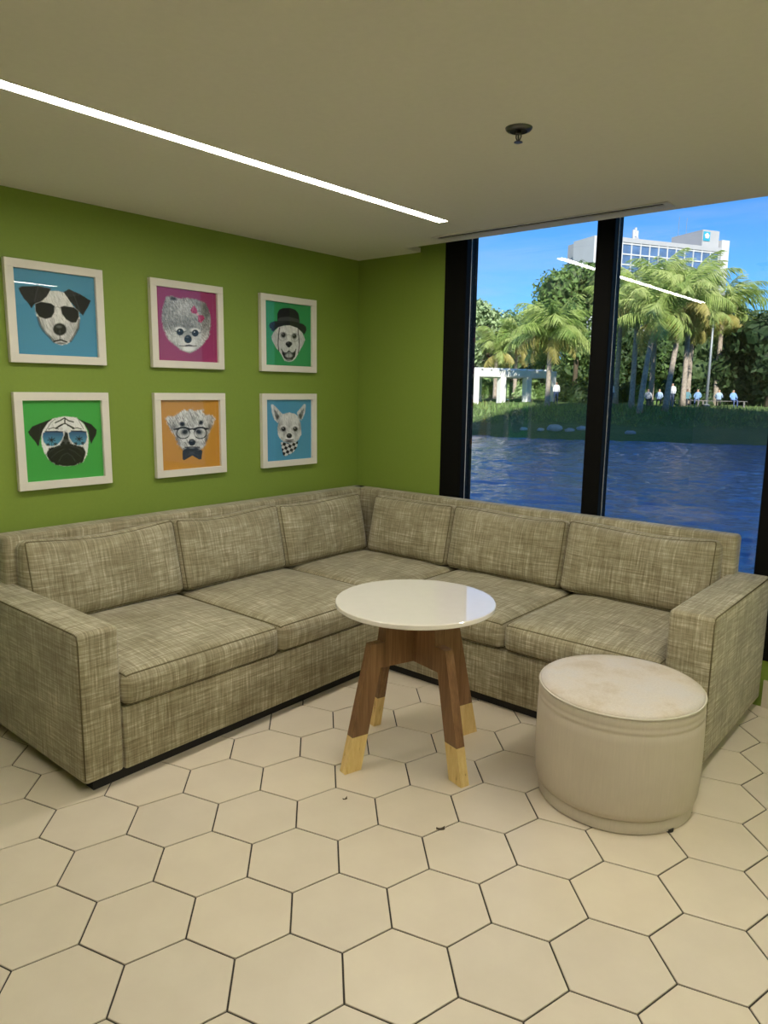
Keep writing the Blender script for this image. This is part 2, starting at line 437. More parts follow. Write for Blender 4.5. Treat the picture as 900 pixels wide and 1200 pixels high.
# ------------------------------------------------------------------ sofa
sofa = thing('sectional_sofa', 'large L-shaped corner sofa in beige-green heathered linen', 'sofa', (0.5, -0.5, 0))
SO = Vector((0.5, -0.5, 0))
def sp(name, bm, m, parent=None, smooth=False):
    """sofa part given in room coordinates"""
    bmesh.ops.translate(bm, vec=-SO, verts=bm.verts)
    return obj(name, bm, m, sofa if parent is None else parent, smooth)

def clus(n):
    """grid parameters in [-1, 1] that crowd towards the edges"""
    return [math.sin(PI/2 * (-1 + 2*i/n)) for i in range(n + 1)]

def cushion(hx_, hy_, hz_, r, puff, sag=None, n=18, nz_=8, belly=0.012, seed=0):
    """soft box: rounded edges, domed faces; sag(u, v, w) -> extra offset"""
    bm = bmesh.new(); rnd = random.Random(seed); ph = [rnd.uniform(0, 6.28) for _ in range(6)]
    cu, cz = clus(n), clus(nz_)
    def shape(u, v, w_):
        p = [u*hx_, v*hy_, w_*hz_]; h = (hx_, hy_, hz_)
        inner = [max(-(h[i]-r), min(h[i]-r, p[i])) for i in range(3)]
        d = Vector([p[i]-inner[i] for i in range(3)])
        if d.length > 1e-9:
            m_ = max(abs(c) for c in d); d = d.normalized() * m_
        q = Vector(inner) + d
        du, dv, dw = (1 - u**4), (1 - v**4), (1 - w_**2)
        q.z += math.copysign(puff * du * dv, w_) * min(1, abs(w_)) ** 2
        q.x += math.copysign(belly * dw * (1 - v**6), u) * abs(u)**3; q.y += math.copysign(belly * dw * (1 - u**6), v) * abs(v)**3
        wob = 0.004 * math.sin(5*u + ph[0]) * math.sin(4*v + ph[1]) + 0.003 * math.sin(9*u + ph[2] + 3*v)
        q.z += wob * du * dv
        if sag: q += Vector(sag(u, v, w_))
        return q
    grids = []
    cache = {}
    def vert(u, v, w_):
        key = (round(u, 5), round(v, 5), round(w_, 5))
        if key not in cache: cache[key] = bm.verts.new(shape(u, v, w_))
        return cache[key]
    def face(fn, A, B, flip):
        for i in range(len(A)-1):
            for j in range(len(B)-1):
                vs_ = [vert(*fn(A[i], B[j])), vert(*fn(A[i+1], B[j])), vert(*fn(A[i+1], B[j+1])), vert(*fn(A[i], B[j+1]))]
                bm.faces.new(vs_[::-1] if flip else vs_)
    face(lambda a, b: (a, b, 1), cu, cu, False); face(lambda a, b: (a, b, -1), cu, cu, True)
    face(lambda a, b: (a, -1, b), cu, cz, False); face(lambda a, b: (a, 1, b), cu, cz, True)
    face(lambda a, b: (1, a, b), cu, cz, False); face(lambda a, b: (-1, a, b), cu, cz, True)
    # welt lines run where the flat face meets the rounded edge
    def welt(sgn):
        ring = []; e = 1.0
        N = 20; k = r * 0.30
        for (a0, b0, a1, b1) in ((-1,-1,1,-1), (1,-1,1,1), (1,1,-1,1), (-1,1,-1,-1)):
            for i in range(N):
                t_ = i / N; t_ = 0.5 - 0.5*math.cos(PI*t_); u = a0 + (a1-a0)*t_; v = b0 + (b1-b0)*t_
                ring.append(shape(u, v, sgn*1.0) )
        # slide each welt point to the middle of the rounded edge
        return ring
    return bm, welt

BASE_T, PL = 0.316, 0.047
AX, AY = 1.065, -0.945        # seat front planes: left run faces +x, right run faces -y
LY0, LY1 = -2.735, -2.56      # left arm
RX0, RX1 = 2.65, 2.842        # right arm
ARM_Z, ARM_R, BACK_Z = 0.667, 0.698, 0.895
BT_L, BT_R = 0.15, 0.12       # thickness of the backs

# plinth, recessed under the base
bm = bmesh.new(); box(bm, 0.05, AX - 0.032, LY0 + 0.05, -0.05, 0, PL); box(bm, AX - 0.032, RX1 - 0.035, AY + 0.032, -0.05, 0, PL)
sp('plinth', bm, M['black_plinth'])
bm = bx(0.01, AX, LY1, -0.01, PL, BASE_T, 0.012); sp('base', bm, M['fabric'], smooth='auto')
bm = bx(AX - 0.02, RX0, AY, -0.01, PL, BASE_T, 0.012); sp('base', bm, M['fabric'], smooth='auto')

def arm(x0, x1, y0, y1, ARM_Z):
    bm = bmesh.new(); box(bm, x0, x1, y0, y1, PL, ARM_Z)
    # round the long upper edges, a little softness elsewhere
    bm.edges.ensure_lookup_table()
    top = [e for e in bm.edges if all(v.co.z > ARM_Z - 1e-4 for v in e.verts)]
    rest = [e for e in bm.edges if e not in top]
    bmesh.ops.bevel(bm, geom=[e for e in bm.edges], offset=0.022, segments=4, profile=0.5, affect='EDGES')
    a = sp('arm', bm, M['fabric'], smooth='auto')
    return a
a1 = arm(0.012, AX, LY0, LY1, ARM_Z)
a2 = arm(RX0, RX1, AY, -0.012, ARM_R)
def pipe(parent, pts, r=0.0032, m='piping', closed=False):
    bm = tube(bmesh.new(), pts, r, 6, closed); return sp('piping', bm, M[m], parent, smooth=True)
e = 0.0065
pipe(a1, [(0.03, LY0 + e, ARM_Z - e), (AX - 0.03, LY0 + e, ARM_Z - e), (AX - 0.012, LY0 + e, ARM_Z - 0.012), (AX - e, LY0 + e, ARM_Z - 0.035), (AX - e, LY0 + e, PL + 0.02)])
pipe(a2, [(RX1 - e, -0.03, ARM_R - e), (RX1 - e, AY + 0.03, ARM_R - e), (RX1 - e, AY + 0.012, ARM_R - 0.012), (RX1 - e, AY + e, ARM_R - 0.035), (RX1 - e, AY + e, PL + 0.02)])

# backs
bm = bx(0.012, BT_L, LY0 + 0.13, -0.012, PL, BACK_Z, 0.022, 4); sp('back', bm, M['fabric'], smooth='auto')
bm = bx(0.03, RX1 - 0.155, -BT_R, -0.012, PL, BACK_Z, 0.022, 4); sp('back', bm, M['fabric'], smooth='auto')

def add_cushion(name, cx, cy, cz, hx_, hy_, hz_, r, puff, mat4=None, sag=None, seed=0, belly=0.012, welts=(1, -1)):
    bm, welt = cushion(hx_, hy_, hz_, r, puff, sag, seed=seed, belly=belly)
    T = Matrix.Translation(Vector((cx, cy, cz))) @ (mat4 or Matrix.Identity(4))
    rings = [[T @ p for p in welt(s)] for s in welts]
    bmesh.ops.transform(bm, matrix=T, verts=bm.verts)
    c = sp(name, bm, M['fabric'], smooth=True)
    for ring in rings: pipe(c, ring, 0.0036, closed=True)
    return c

# seat cushions: (x0, x1, y0, y1)
ZB, ZT = BASE_T + 0.002, 0.462
seats = [(0.16, AX + 0.018, LY1 + 0.004, -1.735), (0.16, AX + 0.018, -1.731, -0.925), (0.16, 1.055, -0.921, -0.13),
         (1.059, 1.862, AY - 0.018, -0.13), (1.866, RX0 - 0.004, AY - 0.018, -0.13)]
for i, (x0, x1, y0, y1) in enumerate(seats):
    add_cushion('seat_cushion', (x0+x1)/2, (y0+y1)/2, (ZB+ZT)/2, (x1-x0)/2, (y1-y0)/2, (ZT-ZB)/2, 0.034, 0.027, seed=i+1, belly=0.016)

# back cushions lean on the backs; local x = width, y = height, z = thickness (front = +z)
def back_cushion(run, a0, a1, seed, lean=13.0, foot=0.0, h=0.40, th=0.155):
    wdt = (a1 - a0)
    def sag(u, v, w_):
        # shoulders stand up, the top edge dips in the middle
        k = max(0, v) ** 2
        return (0, -0.020 * k * (1 - u*u) + 0.006*k*math.sin(3*u + seed), 0)
    L_ = math.radians(lean)
    if run == 'left':       # faces +x, width along y
        ex, ey, ez = Vector((0, 1, 0)), Vector((-math.sin(L_), 0, math.cos(L_))), Vector((math.cos(L_), 0, math.sin(L_)))
        o = Vector((0.245 + foot, (a0+a1)/2, 0.468))
    else:                   # faces -y, width along x
        ex, ey, ez = Vector((1, 0, 0)), Vector((0, math.sin(L_), math.cos(L_))), Vector((0, -math.cos(L_), math.sin(L_)))
        o = Vector(((a0+a1)/2, -0.205 - foot, 0.468))
    Mx = Matrix((ex, ey, ez)).transposed().to_4x4()
    c = o + ey * (h/2 + 0.004)
    add_cushion('back_cushion', c.x, c.y, c.z, wdt/2, h/2, th/2, 0.034, 0.036, Mx, sag, seed, belly=0.010, welts=(1,))
back_cushion('left', LY1 + 0.01, -1.738, 11)
back_cushion('left', -1.728, -0.985, 12)
back_cushion('left', -0.975, -0.215, 13)
back_cushion('right', 0.335, 1.005, 14)
back_cushion('right', 1.015, 1.798, 15)
back_cushion('right', 1.808, RX0 - 0.03, 16)

# ------------------------------------------------------------------ table
TC = Vector((1.782, -1.574, 0)); TZ = 0.70
table = thing('side_table', 'round white gloss side table on crossed brown legs with gold feet', 'table', TC)
obj('table_top', lathe([(0.0, TZ - 0.022), (0.343, TZ - 0.022), (0.347, TZ - 0.018), (0.347, TZ - 0.003), (0.344, TZ), (0.0, TZ)], 96), M['gloss'], table, smooth='auto')
TK = 0.021                                       # half thickness of the boards
for i, ang in enumerate((-15.6, -105.6, 74.4, 164.4)):
    a = math.radians(ang); d = (math.cos(a), math.sin(a), 0); n_ = (-math.sin(a), math.cos(a), 0)
    zg = 0.155
    ro = lambda z: 0.366 + (0.238 - 0.366) * z / 0.545
    ri = lambda z: 0.285 + (0.192 - 0.285) * z / 0.435
    r0 = TK if i % 2 else -TK * 0 
    poly = [(0.0 if i % 2 == 0 else TK, 0.432), (0.192, 0.437), (ri(zg), zg), (ro(zg), zg), (ro(0.545), 0.545), (0.172, 0.545), (0.160, TZ - 0.0225), (0.0 if i % 2 == 0 else TK, TZ - 0.0225)]
    bm = prism(bmesh.new(), poly, d, (0, 0, 1), n_, (0, 0, 0), -TK, TK)
    lg = obj('leg', bm, M['wood'], table)
    bm = prism(bmesh.new(), [(ri(0) , 0.0), (ro(0), 0.0), (ro(zg), zg), (ri(zg), zg)], d, (0, 0, 1), n_, (0, 0, 0), -TK, TK)
    f = obj('gold_foot', bm, M['gold'], lg); f['label'] = 'gold leaf dipped foot'

# ------------------------------------------------------------------ ottoman
OC = Vector((2.605, -1.302, 0))
ott = thing('ottoman', 'round cream upholstered ottoman drum with a stained top', 'ottoman', OC)
obj('base_ring', lathe([(0.0, 0.0), (0.292, 0.0), (0.298, 0.006), (0.300, 0.05), (0.296, 0.056), (0.0, 0.056)], 72), M['ottoman'], ott, smooth='auto')
obj('body', lathe([(0.29, 0.052), (0.306, 0.060), (0.313, 0.085), (0.317, 0.15), (0.318, 0.25), (0.317, 0.36), (0.316, 0.392), (0.3130, 0.397), (0.316, 0.402), (0.316, 0.414), (0.3130, 0.419), (0.315, 0.425), (0.314, 0.440), (0.312, 0.455), (0.300, 0.456), (0.0, 0.45)], 72), M['ottoman'], ott, smooth=True)
obj('seat_pad', lathe([(0.309, 0.452), (0.311, 0.461), (0.304, 0.470), (0.28, 0.4765), (0.22, 0.482), (0.12, 0.486), (0.0, 0.487)], 72), M['ottoman_top'], ott, smooth=True)
obj('piping', tube(bmesh.new(), [(0.3125*math.cos(2*PI*k/80), 0.3125*math.sin(2*PI*k/80), 0.459) for k in range(80)], 0.0042, 6, True), M['cream_piping'], ott, smooth=True)
obj('glide', lathe([(0.0, 0.0), (0.018, 0.0), (0.018, 0.012), (0.0, 0.012)], 16, None, 0.262, -0.115), M['black_plinth'], ott)
# ------------------------------------------------------------------ dog pictures
def g2l(g): return g ** 2.2

class Art:
    """paints a flat print: every pixel of the print knows its place in the drawing's own grid"""
    def __init__(self, quad, bgc, seed, S=300):
        self.S = S; self.rng = np.random.RandomState(seed)
        u, v = np.meshgrid((np.arange(S) + .5) / S, (np.arange(S) + .5) / S)
        q = np.array(quad, float)
        P = ((1-u)*(1-v))[..., None]*q[0] + (u*(1-v))[..., None]*q[1] + (u*v)[..., None]*q[2] + ((1-u)*v)[..., None]*q[3]
        self.X, self.Y = P[..., 0], P[..., 1]
        self.img = np.ones((S, S, 3)) * np.array(bgc); self.clip = np.zeros((S, S), bool)
    def smooth_noise(self, k, dx=0, dy=0):
        n = self.rng.rand(self.S, self.S); acc = np.zeros_like(n)
        for i in range(-k, k+1):
            acc += np.roll(np.roll(n, int(round(i*dx)), 1), int(round(i*dy)), 0)
        acc = (acc - acc.mean()) / (acc.std() + 1e-9); return acc
    def pmask(self, pts, rag=0):
        X, Y = self.X, self.Y
        if rag:
            X = X + rag*self.smooth_noise(4, 0.3, 1); Y = Y + rag*self.smooth_noise(4, 0.3, 1)
        m = np.zeros(X.shape, bool); n = len(pts)
        for i in range(n):
            x1, y1 = pts[i]; x2, y2 = pts[(i+1) % n]
            if y1 == y2: continue
            c = ((Y < y1) != (Y < y2)) & (X < (x2-x1)*(Y-y1)/(y2-y1) + x1); m ^= c
        return m
    def emask(self, cx, cy, rx, ry, rot=0, soft=0.0):
        a = math.radians(rot); dx, dy = self.X-cx, self.Y-cy
        u = (dx*math.cos(a) + dy*math.sin(a))/rx; v = (-dx*math.sin(a) + dy*math.cos(a))/ry; r = np.sqrt(u*u + v*v)
        if soft: return np.clip((1 + soft - r)/(2*soft), 0, 1)
        return (r < 1).astype(float)
    def put(self, m, c, a=1.0):
        c = np.array(c if hasattr(c, '__len__') else [g2l(c)]*3, float); m = np.asarray(m, float)[..., None]*a
        self.img = self.img*(1-m) + c*m
    def poly(self, pts, c, a=1.0, rag=0):
        m = self.pmask(pts, rag); self.put(m, c, a)
        if rag: self.clip |= m
        return m
    def ell(self, cx, cy, rx, ry, c, rot=0, a=1.0, soft=0.12):
        self.put(self.emask(cx, cy, rx, ry, rot, soft) * (self.clip if soft >= .5 else 1), c, a)
    def line(self, pts, wd, c, a=1.0):
        d = np.full(self.X.shape, 1e9)
        for (x1, y1), (x2, y2) in zip(pts, pts[1:]):
            L2 = (x2-x1)**2 + (y2-y1)**2 + 1e-9
            t_ = np.clip(((self.X-x1)*(x2-x1) + (self.Y-y1)*(y2-y1))/L2, 0, 1)
            d = np.minimum(d, np.hypot(self.X-x1-t_*(x2-x1), self.Y-y1-t_*(y2-y1)))
        self.put(np.clip((wd/2 + 1.5 - d)/3, 0, 1), c, a)
    def ring(self, cx, cy, rx, ry, wd, c, rot=0, a=1.0):
        self.line([(cx + rx*math.cos(t_)*math.cos(math.radians(rot)) - ry*math.sin(t_)*math.sin(math.radians(rot)),
                    cy + rx*math.cos(t_)*math.sin(math.radians(rot)) + ry*math.sin(t_)*math.cos(math.radians(rot))) for t_ in np.linspace(0, 2*PI, 25)], wd, c, a)
    def fur(self, m, amp, dx=0.3, dy=1.0, k=6):
        n = self.smooth_noise(k, dx, dy); self.img = np.clip(self.img*(1 + (1.5*amp*n*np.asarray(m, float))[..., None]), 0.002, 0.95)

BLUE, MAG, GRN, ORG, EMR, SKY_ = (0.075, 0.32, 0.52), (0.36, 0.035, 0.15), (0.055, 0.42, 0.07), (0.62, 0.30, 0.035), (0.03, 0.33, 0.10), (0.085, 0.34, 0.55)

def dog_sunglasses():
    A = Art([(57,-5),(857,28),(893,812),(110,800)], BLUE, 1)
    m = A.poly([(400,190),(300,290),(268,310),(275,400),(300,470),(330,540),(370,590),(420,640),(450,680),(520,702),(580,690),(620,660),(660,600),(700,520),(712,440),(700,370),(650,330),(560,200),(490,183)], 0.80, rag=3)
    for x, y, rx, ry, g in ((330,520,45,80,.45),(670,540,45,80,.42),(440,560,40,110,.62),(590,580,40,100,.58),(500,650,120,30,.5),(490,250,90,60,.86)): A.ell(x, y, rx, ry, g, a=.55, soft=.7)
    A.line([(298,450),(318,520),(350,570),(420,640),(450,672)], 26, .16, .6); A.line([(700,450),(694,530),(660,590),(615,660)], 24, .16, .6)
    A.fur(m, .16)
    for e in ([(115,185),(150,165),(300,150),(425,165),(385,240),(335,290),(268,318),(237,365),(210,320),(160,270)], [(545,190),(600,158),(720,200),(824,255),(800,310),(768,360),(742,405),(702,370),(660,330),(600,260)]):
        mm = A.poly(e, .17, rag=2); A.fur(mm, .5, .8, .6)
    A.line([(300,155),(265,300)], 5, .38, .7); A.line([(640,180),(715,370)], 5, .38, .7)
    A.poly([(120,190),(155,168),(290,155),(262,310),(237,360),(205,315)], .08, .55); A.poly([(640,180),(820,255),(765,355),(742,400),(712,360)], .08, .55)
    for l in ([(272,320),(330,296),(420,305),(458,330),(455,390),(425,440),(370,458),(310,440),(275,390)], [(515,335),(560,318),(650,330),(696,360),(700,420),(672,475),(625,480),(570,450),(530,400)]):
        A.poly(l, .035); A.line(l + l[:1], 6, .55, .8)
    A.line([(330,294),(450,308),(520,318),(640,328)], 5, .75); A.line([(452,352),(485,332),(520,350)], 6, .6)
    A.ell(508,550,66,60,.06); A.ell(500,525,28,14,.38, soft=.5); A.ell(508,575,12,22,.25, soft=.5)
    A.line([(508,610),(508,650)], 6, .2); A.line([(450,668),(520,652),(575,670)], 14, .07); A.ell(515,685,45,10,.45, soft=.4)
    return A
def dog_pug():
    A = Art([(43,-19),(806,-19),(857,727),(106,794)], GRN, 2)
    m = A.poly([(235,290),(260,230),(330,160),(450,136),(570,150),(650,220),(688,300),(695,400),(680,520),(640,590),(560,625),(450,634),(370,615),(300,560),(255,480),(235,400)], .82, rag=2)
    A.fur(m, .10)
    for e in ([(112,290),(150,235),(220,205),(320,165),(352,148),(292,200),(248,270),(225,350),(208,437),(175,380),(125,320)], [(560,152),(640,185),(720,215),(777,270),(770,320),(740,370),(722,412),(700,350),(690,280),(640,200)]):
        mm = A.poly(e, .09, rag=1); A.fur(mm, .5, .7, .7)
    A.line([(222,220),(215,420)], 5, .3, .6); A.line([(690,230),(715,390)], 5, .3, .6)
    A.line([(275,280),(320,200),(360,165)], 6, .3, .8); A.line([(590,175),(640,260)], 6, .3, .8)
    A.line([(362,200),(410,178),(450,152),(490,180),(540,193)], 11, .10); A.line([(455,155),(455,205)], 12, .14)
    A.line([(370,255),(415,225),(455,208),(500,232),(545,255)], 16, .07); A.line([(300,262),(345,248),(395,262)], 8, .3); A.line([(530,262),(575,250),(620,262)], 8, .3)
    A.ell(455,240,26,26,.85); A.ell(490,258,18,24,.8); A.ell(420,260,18,18,.75)
    A.poly([(455,285),(490,300),(495,400),(560,418),(640,440),(667,500),(640,590),(560,627),(450,634),(370,617),(310,570),(283,505),(310,450),(400,425),(445,380)], .085, rag=4)
    for p in ([(300,500),(360,455),(430,430)], [(330,545),(390,490),(450,460)], [(640,490),(590,450),(520,430)], [(620,540),(560,490),(500,460)]): A.line(p, 9, .30, .6)
    A.line([(405,580),(430,530),(480,500),(530,530),(560,580)], 12, .30, .8); A.ell(480,560,55,45,.13, soft=.4); A.line([(478,440),(478,500)], 8, .03)
    A.ell(465,385,45,28,.30, soft=.4); A.ell(440,400,16,12,.03); A.ell(495,400,16,12,.03); A.ell(465,345,26,20,.05, soft=.3)
    for l, cs in (([(245,300),(270,285),(380,275),(440,290),(448,320),(430,370),(390,415),(340,435),(285,425),(255,390),(243,340)], (330,368)), ([(490,300),(520,280),(620,272),(672,290),(682,340),(668,395),(640,420),(580,425),(530,395),(500,350)], (598,358))):
        mk = A.pmask(l); t_ = np.clip((A.Y-285)/130, 0, 1)[..., None]
        c = np.array([.02, .075, .20])*(1-t_) + np.array([.09, .36, .56])*t_
        A.img = np.where(mk[..., None], c, A.img); A.line(l + l[:1], 8, .78, .9)
        A.line([(l[1][0], l[1][1]), (l[3][0]-5, l[3][1])], 12, .05, .8)
        for dx, dy, s in ((0, 0, 36), (-32, 47, 20), (36, 42, 20)):
            for k_ in range(7): a = k_*2*PI/7 + .3; A.line([(cs[0]+dx, cs[1]+dy), (cs[0]+dx+s*math.cos(a), cs[1]+dy+s*.75*math.sin(a))], 8 if s > 30 else 6, .03)
            A.line([(cs[0]+dx, cs[1]+dy), (cs[0]+dx+3, 425)], 5, .05)
    return A
def dog_pomeranian():
    A = Art([(55,0),(828,92),(860,998),(98,958)], MAG, 3)
    m = A.poly([(190,140),(260,125),(340,155),(450,150),(560,165),(690,210),(730,290),(765,400),(765,520),(740,650),(660,760),(580,830),(490,872),(400,840),(310,770),(220,680),(165,560),(140,430),(145,300)], .60, rag=7)
    for x, y, rx, ry, g in ((220,270,90,120,.40),(700,330,60,130,.32),(620,230,110,60,.40),(400,260,150,110,.72),(430,480,90,90,.50),(290,660,100,90,.76),(680,680,90,90,.74),(250,500,110,60,.48),(690,560,70,60,.50),(470,560,60,50,.34),(460,170,200,30,.62)): A.ell(x, y, rx, ry, g, a=.75, soft=.8)
    A.ell(280,160,40,24,.28, 20, soft=.5); A.fur(m, .24, .4, 1.0, 5); A.fur(m, .12, 1, .2, 4)
    A.ell(472,735,112,95,.80, soft=.5); A.ell(465,620,50,70,.58, soft=.6); A.fur(m, .06)
    for x, y in ((368,590),(560,605)):
        A.ell(x, y-35, 62, 28, .84, 8, soft=.4); A.ell(x, y, 44, 46, .05); A.ell(x-10, y-14, 9, 8, .7)
        A.line([(x-70, y-12), (x-30, y+2)], 8, .2, .7); A.line([(x+35, y), (x+70, y-8)], 8, .2, .7)
    A.ell(468,685,48,54,.06); A.ell(460,660,20,9,.36, soft=.5)
    A.line([(360,770),(420,775),(480,760),(530,775),(580,775)], 9, .18); A.ell(478,772,52,14,.06); A.ell(478,812,72,32,.82, soft=.3)
    for l in ([(540,243),(495,305),(515,345),(585,355),(580,300)], [(590,368),(598,455),(635,472),(684,412),(660,372)]):
        A.poly(l, (.50, .05, .17)); A.line([l[0], l[2]], 7, (.75, .30, .42), .7); A.line([l[1], l[3]], 7, (.22, .01, .06), .7)
    A.ell(587,360,18,18,(.80, .45, .55)); return A
def dog_terrier():
    A = Art([(38,25),(830,28),(862,915),(85,985)], ORG, 4)
    m = A.poly([(120,270),(150,240),(230,245),(270,215),(320,180),(365,152),(400,175),(460,145),(500,175),(560,160),(632,152),(600,190),(660,230),(740,230),(792,280),(770,330),(740,400),(700,480),(680,570),(650,640),(600,690),(560,720),(400,720),(340,690),(280,620),(240,500),(190,430),(150,350)], .78, rag=9)
    for x, y, rx, ry, g in ((215,390,55,70,.36),(715,390,45,80,.36),(270,560,35,80,.30),(675,560,35,90,.32),(230,310,60,40,.62),(720,300,50,45,.62),(460,300,60,110,.60)): A.ell(x, y, rx, ry, g, a=.8, soft=.6)
    A.fur(m, .30, .5, 1.0, 7); A.fur(m, .15, -.6, .9, 5)
    A.ell(337,350,40,34,.10, 40, soft=.4); A.ell(588,330,34,30,.10, -40, soft=.4)
    A.ell(350,470,92,70,.62, soft=.3, a=.7); A.ell(580,475,80,70,.62, soft=.3, a=.7)
    A.ell(375,455,48,36,.12, -20, soft=.5); A.ell(560,455,46,32,.12, 20, soft=.5)
    for cx in (352, 582):
        A.ring(cx, 472, 86, 74, 13, .10); A.line([(cx-92, 418), (cx-30, 398), (cx+30, 398), (cx+88, 418)], 24, .06)
    A.line([(432,425),(470,415),(505,425)], 18, .06); A.line([(262,415),(232,420)], 16, .06); A.line([(660,410),(690,412)], 16, .06)
    A.ell(470,520,40,50,.80, soft=.5)
    for k_ in range(7):
        A.line([(420,590+k_*8),(350,600+k_*14),(295,600+k_*15)], 4, .32, .7); A.line([(520,590+k_*8),(590,596+k_*14),(650,596+k_*15)], 4, .32, .7)
    A.ell(470,598,48,46,.10); A.ell(465,575,26,10,.42, soft=.5)
    A.ell(470,695,115,38,.20, soft=.3); A.line([(380,665),(470,660),(570,665)], 12, .10); A.ell(470,672,40,10,.45, soft=.5)
    A.poly([(345,712),(375,695),(470,735),(590,698),(614,715),(600,828),(570,832),(478,778),(370,842),(348,830)], .17); A.ell(472,748,34,30,.24); A.line([(470,735),(390,790)], 6, .35, .6); A.line([(475,735),(570,790)], 6, .35, .6); return A
def dog_hat():
    A = Art([(58,15),(828,130),(840,1168),(90,1128)], EMR, 5)
    m = A.poly([(300,470),(470,440),(600,480),(690,580),(737,700),(700,790),(655,870),(620,940),(570,1030),(530,1065),(470,1077),(400,1060),(350,960),(300,880),(270,850),(200,720),(183,640),(220,560)], .72, rag=3)
    for x, y, rx, ry, g in ((460,540,130,80,.78),(460,700,50,90,.80),(235,660,40,120,.64),(690,690,38,110,.64),(370,680,50,50,.66),(560,700,50,50,.66)): A.ell(x, y, rx, ry, g, a=.6, soft=.7)
    A.fur(m, .12)
    A.line([(310,490),(296,600),(290,780),(305,890)], 15, .13, .85); A.line([(612,520),(632,690),(640,800),(622,930)], 15, .13, .85)
    A.poly([(275,390),(270,250),(300,180),(360,155),(470,152),(560,182),(615,240),(632,320),(642,410)], .10)
    A.poly([(283,335),(320,312),(450,298),(622,350),(642,408),(500,378),(380,372),(280,388)], .27)
    A.poly([(143,450),(165,400),(230,375),(400,372),(550,392),(700,430),(752,480),(757,540),(725,607),(690,560),(600,490),(480,448),(370,450),(270,490),(210,557),(165,510)], .13)
    A.line([(165,440),(260,395),(400,385)], 14, .26, .5); A.line([(210,545),(280,480),(380,445),(480,445),(600,488),(715,595)], 10, .04)
    for x, y in ((375,615),(555,635)): A.ell(x, y, 42, 46, .32, soft=.4); A.ell(x, y, 30, 36, .04); A.ell(x-8, y-12, 7, 7, .6)
    A.ring(362,640,64,72,5,.30,a=.8); A.ring(562,658,64,72,5,.30,a=.8); A.line([(425,622),(462,605),(500,630)], 5, .3)
    A.ell(465,768,54,42,.08); A.ell(465,800,30,30,.10); A.ell(450,750,18,8,.4, soft=.4)
    A.poly([(342,830),(372,900),(420,922),(465,880),(520,925),(570,890),(588,845),(572,985),(520,1052),(450,1064),(390,1010),(355,930)], .10, rag=2)
    A.ell(410,900,48,28,.70, 20, soft=.4, a=.8); A.ell(520,900,48,28,.70, -20, soft=.4, a=.8); A.line([(345,860),(380,915),(430,925),(466,885),(515,928),(565,905),(585,860)], 12, .06)
    A.ell(468,970,58,36,.62, soft=.3); A.line([(468,940),(468,1000)], 6, .3); A.ell(460,1050,60,22,.55, soft=.5, a=.7); return A
def dog_chihuahua():
    A = Art([(100,45),(857,45),(865,1035),(125,1095)], SKY_, 6)
    for e, i in (([(190,130),(210,118),(250,145),(375,285),(335,360),(300,440),(240,370),(205,260)], [(230,190),(290,260),(325,330),(300,380),(262,330)]), ([(768,122),(735,118),(612,262),(640,350),(690,400),(720,350),(757,260)], [(740,180),(670,260),(640,310),(680,370),(720,300)])):
        mm = A.poly(e, .74, rag=2); A.poly(i, .42, .9, rag=3); A.fur(mm, .22)
    A.ell(300,340,30,40,.22, soft=.6, a=.8); A.ell(672,340,32,46,.24, soft=.6, a=.8)
    m = A.poly([(380,285),(490,260),(600,290),(660,370),(682,450),(692,560),(692,630),(650,720),(580,775),(490,785),(400,755),(335,695),(300,625),(300,540),(310,430),(340,340)], .74, rag=5)
    for x, y, rx, ry, g in ((490,380,120,90,.80),(330,480,40,90,.52),(665,500,30,90,.46),(400,640,40,70,.48),(600,640,36,70,.46),(350,660,50,60,.80),(650,650,45,60,.78),(490,480,40,70,.62)): A.ell(x, y, rx, ry, g, a=.7, soft=.7)
    A.fur(m, .14)
    for x in (395, 590): A.ell(x, 505, 52, 26, .82, soft=.5); A.ell(x, 540, 42, 42, .30, soft=.4); A.ell(x, 540, 32, 35, .04); A.ell(x-8, 527, 8, 8, .75)
    A.ell(495,690,82,70,.82, soft=.4); A.ell(490,655,46,42,.06); A.ell(480,640,18,8,.45, soft=.4); A.line([(430,720),(490,728),(560,720)], 12, .15); A.ell(490,752,70,22,.36, soft=.5)
    b = A.pmask([(355,760),(420,770),(500,790),(580,770),(642,748),(622,850),(560,940),(480,985),(420,1006),(390,985),(370,880)])
    ck = ((np.floor((A.X*.9 + A.Y*.35)/48).astype(int) + np.floor((A.Y*.9 - A.X*.35)/50).astype(int)) % 2) == 0
    A.put(b & ck, .07); A.put(b & ~ck, .86); A.line([(500,800),(560,850),(520,940)], 7, .4, .6); return A

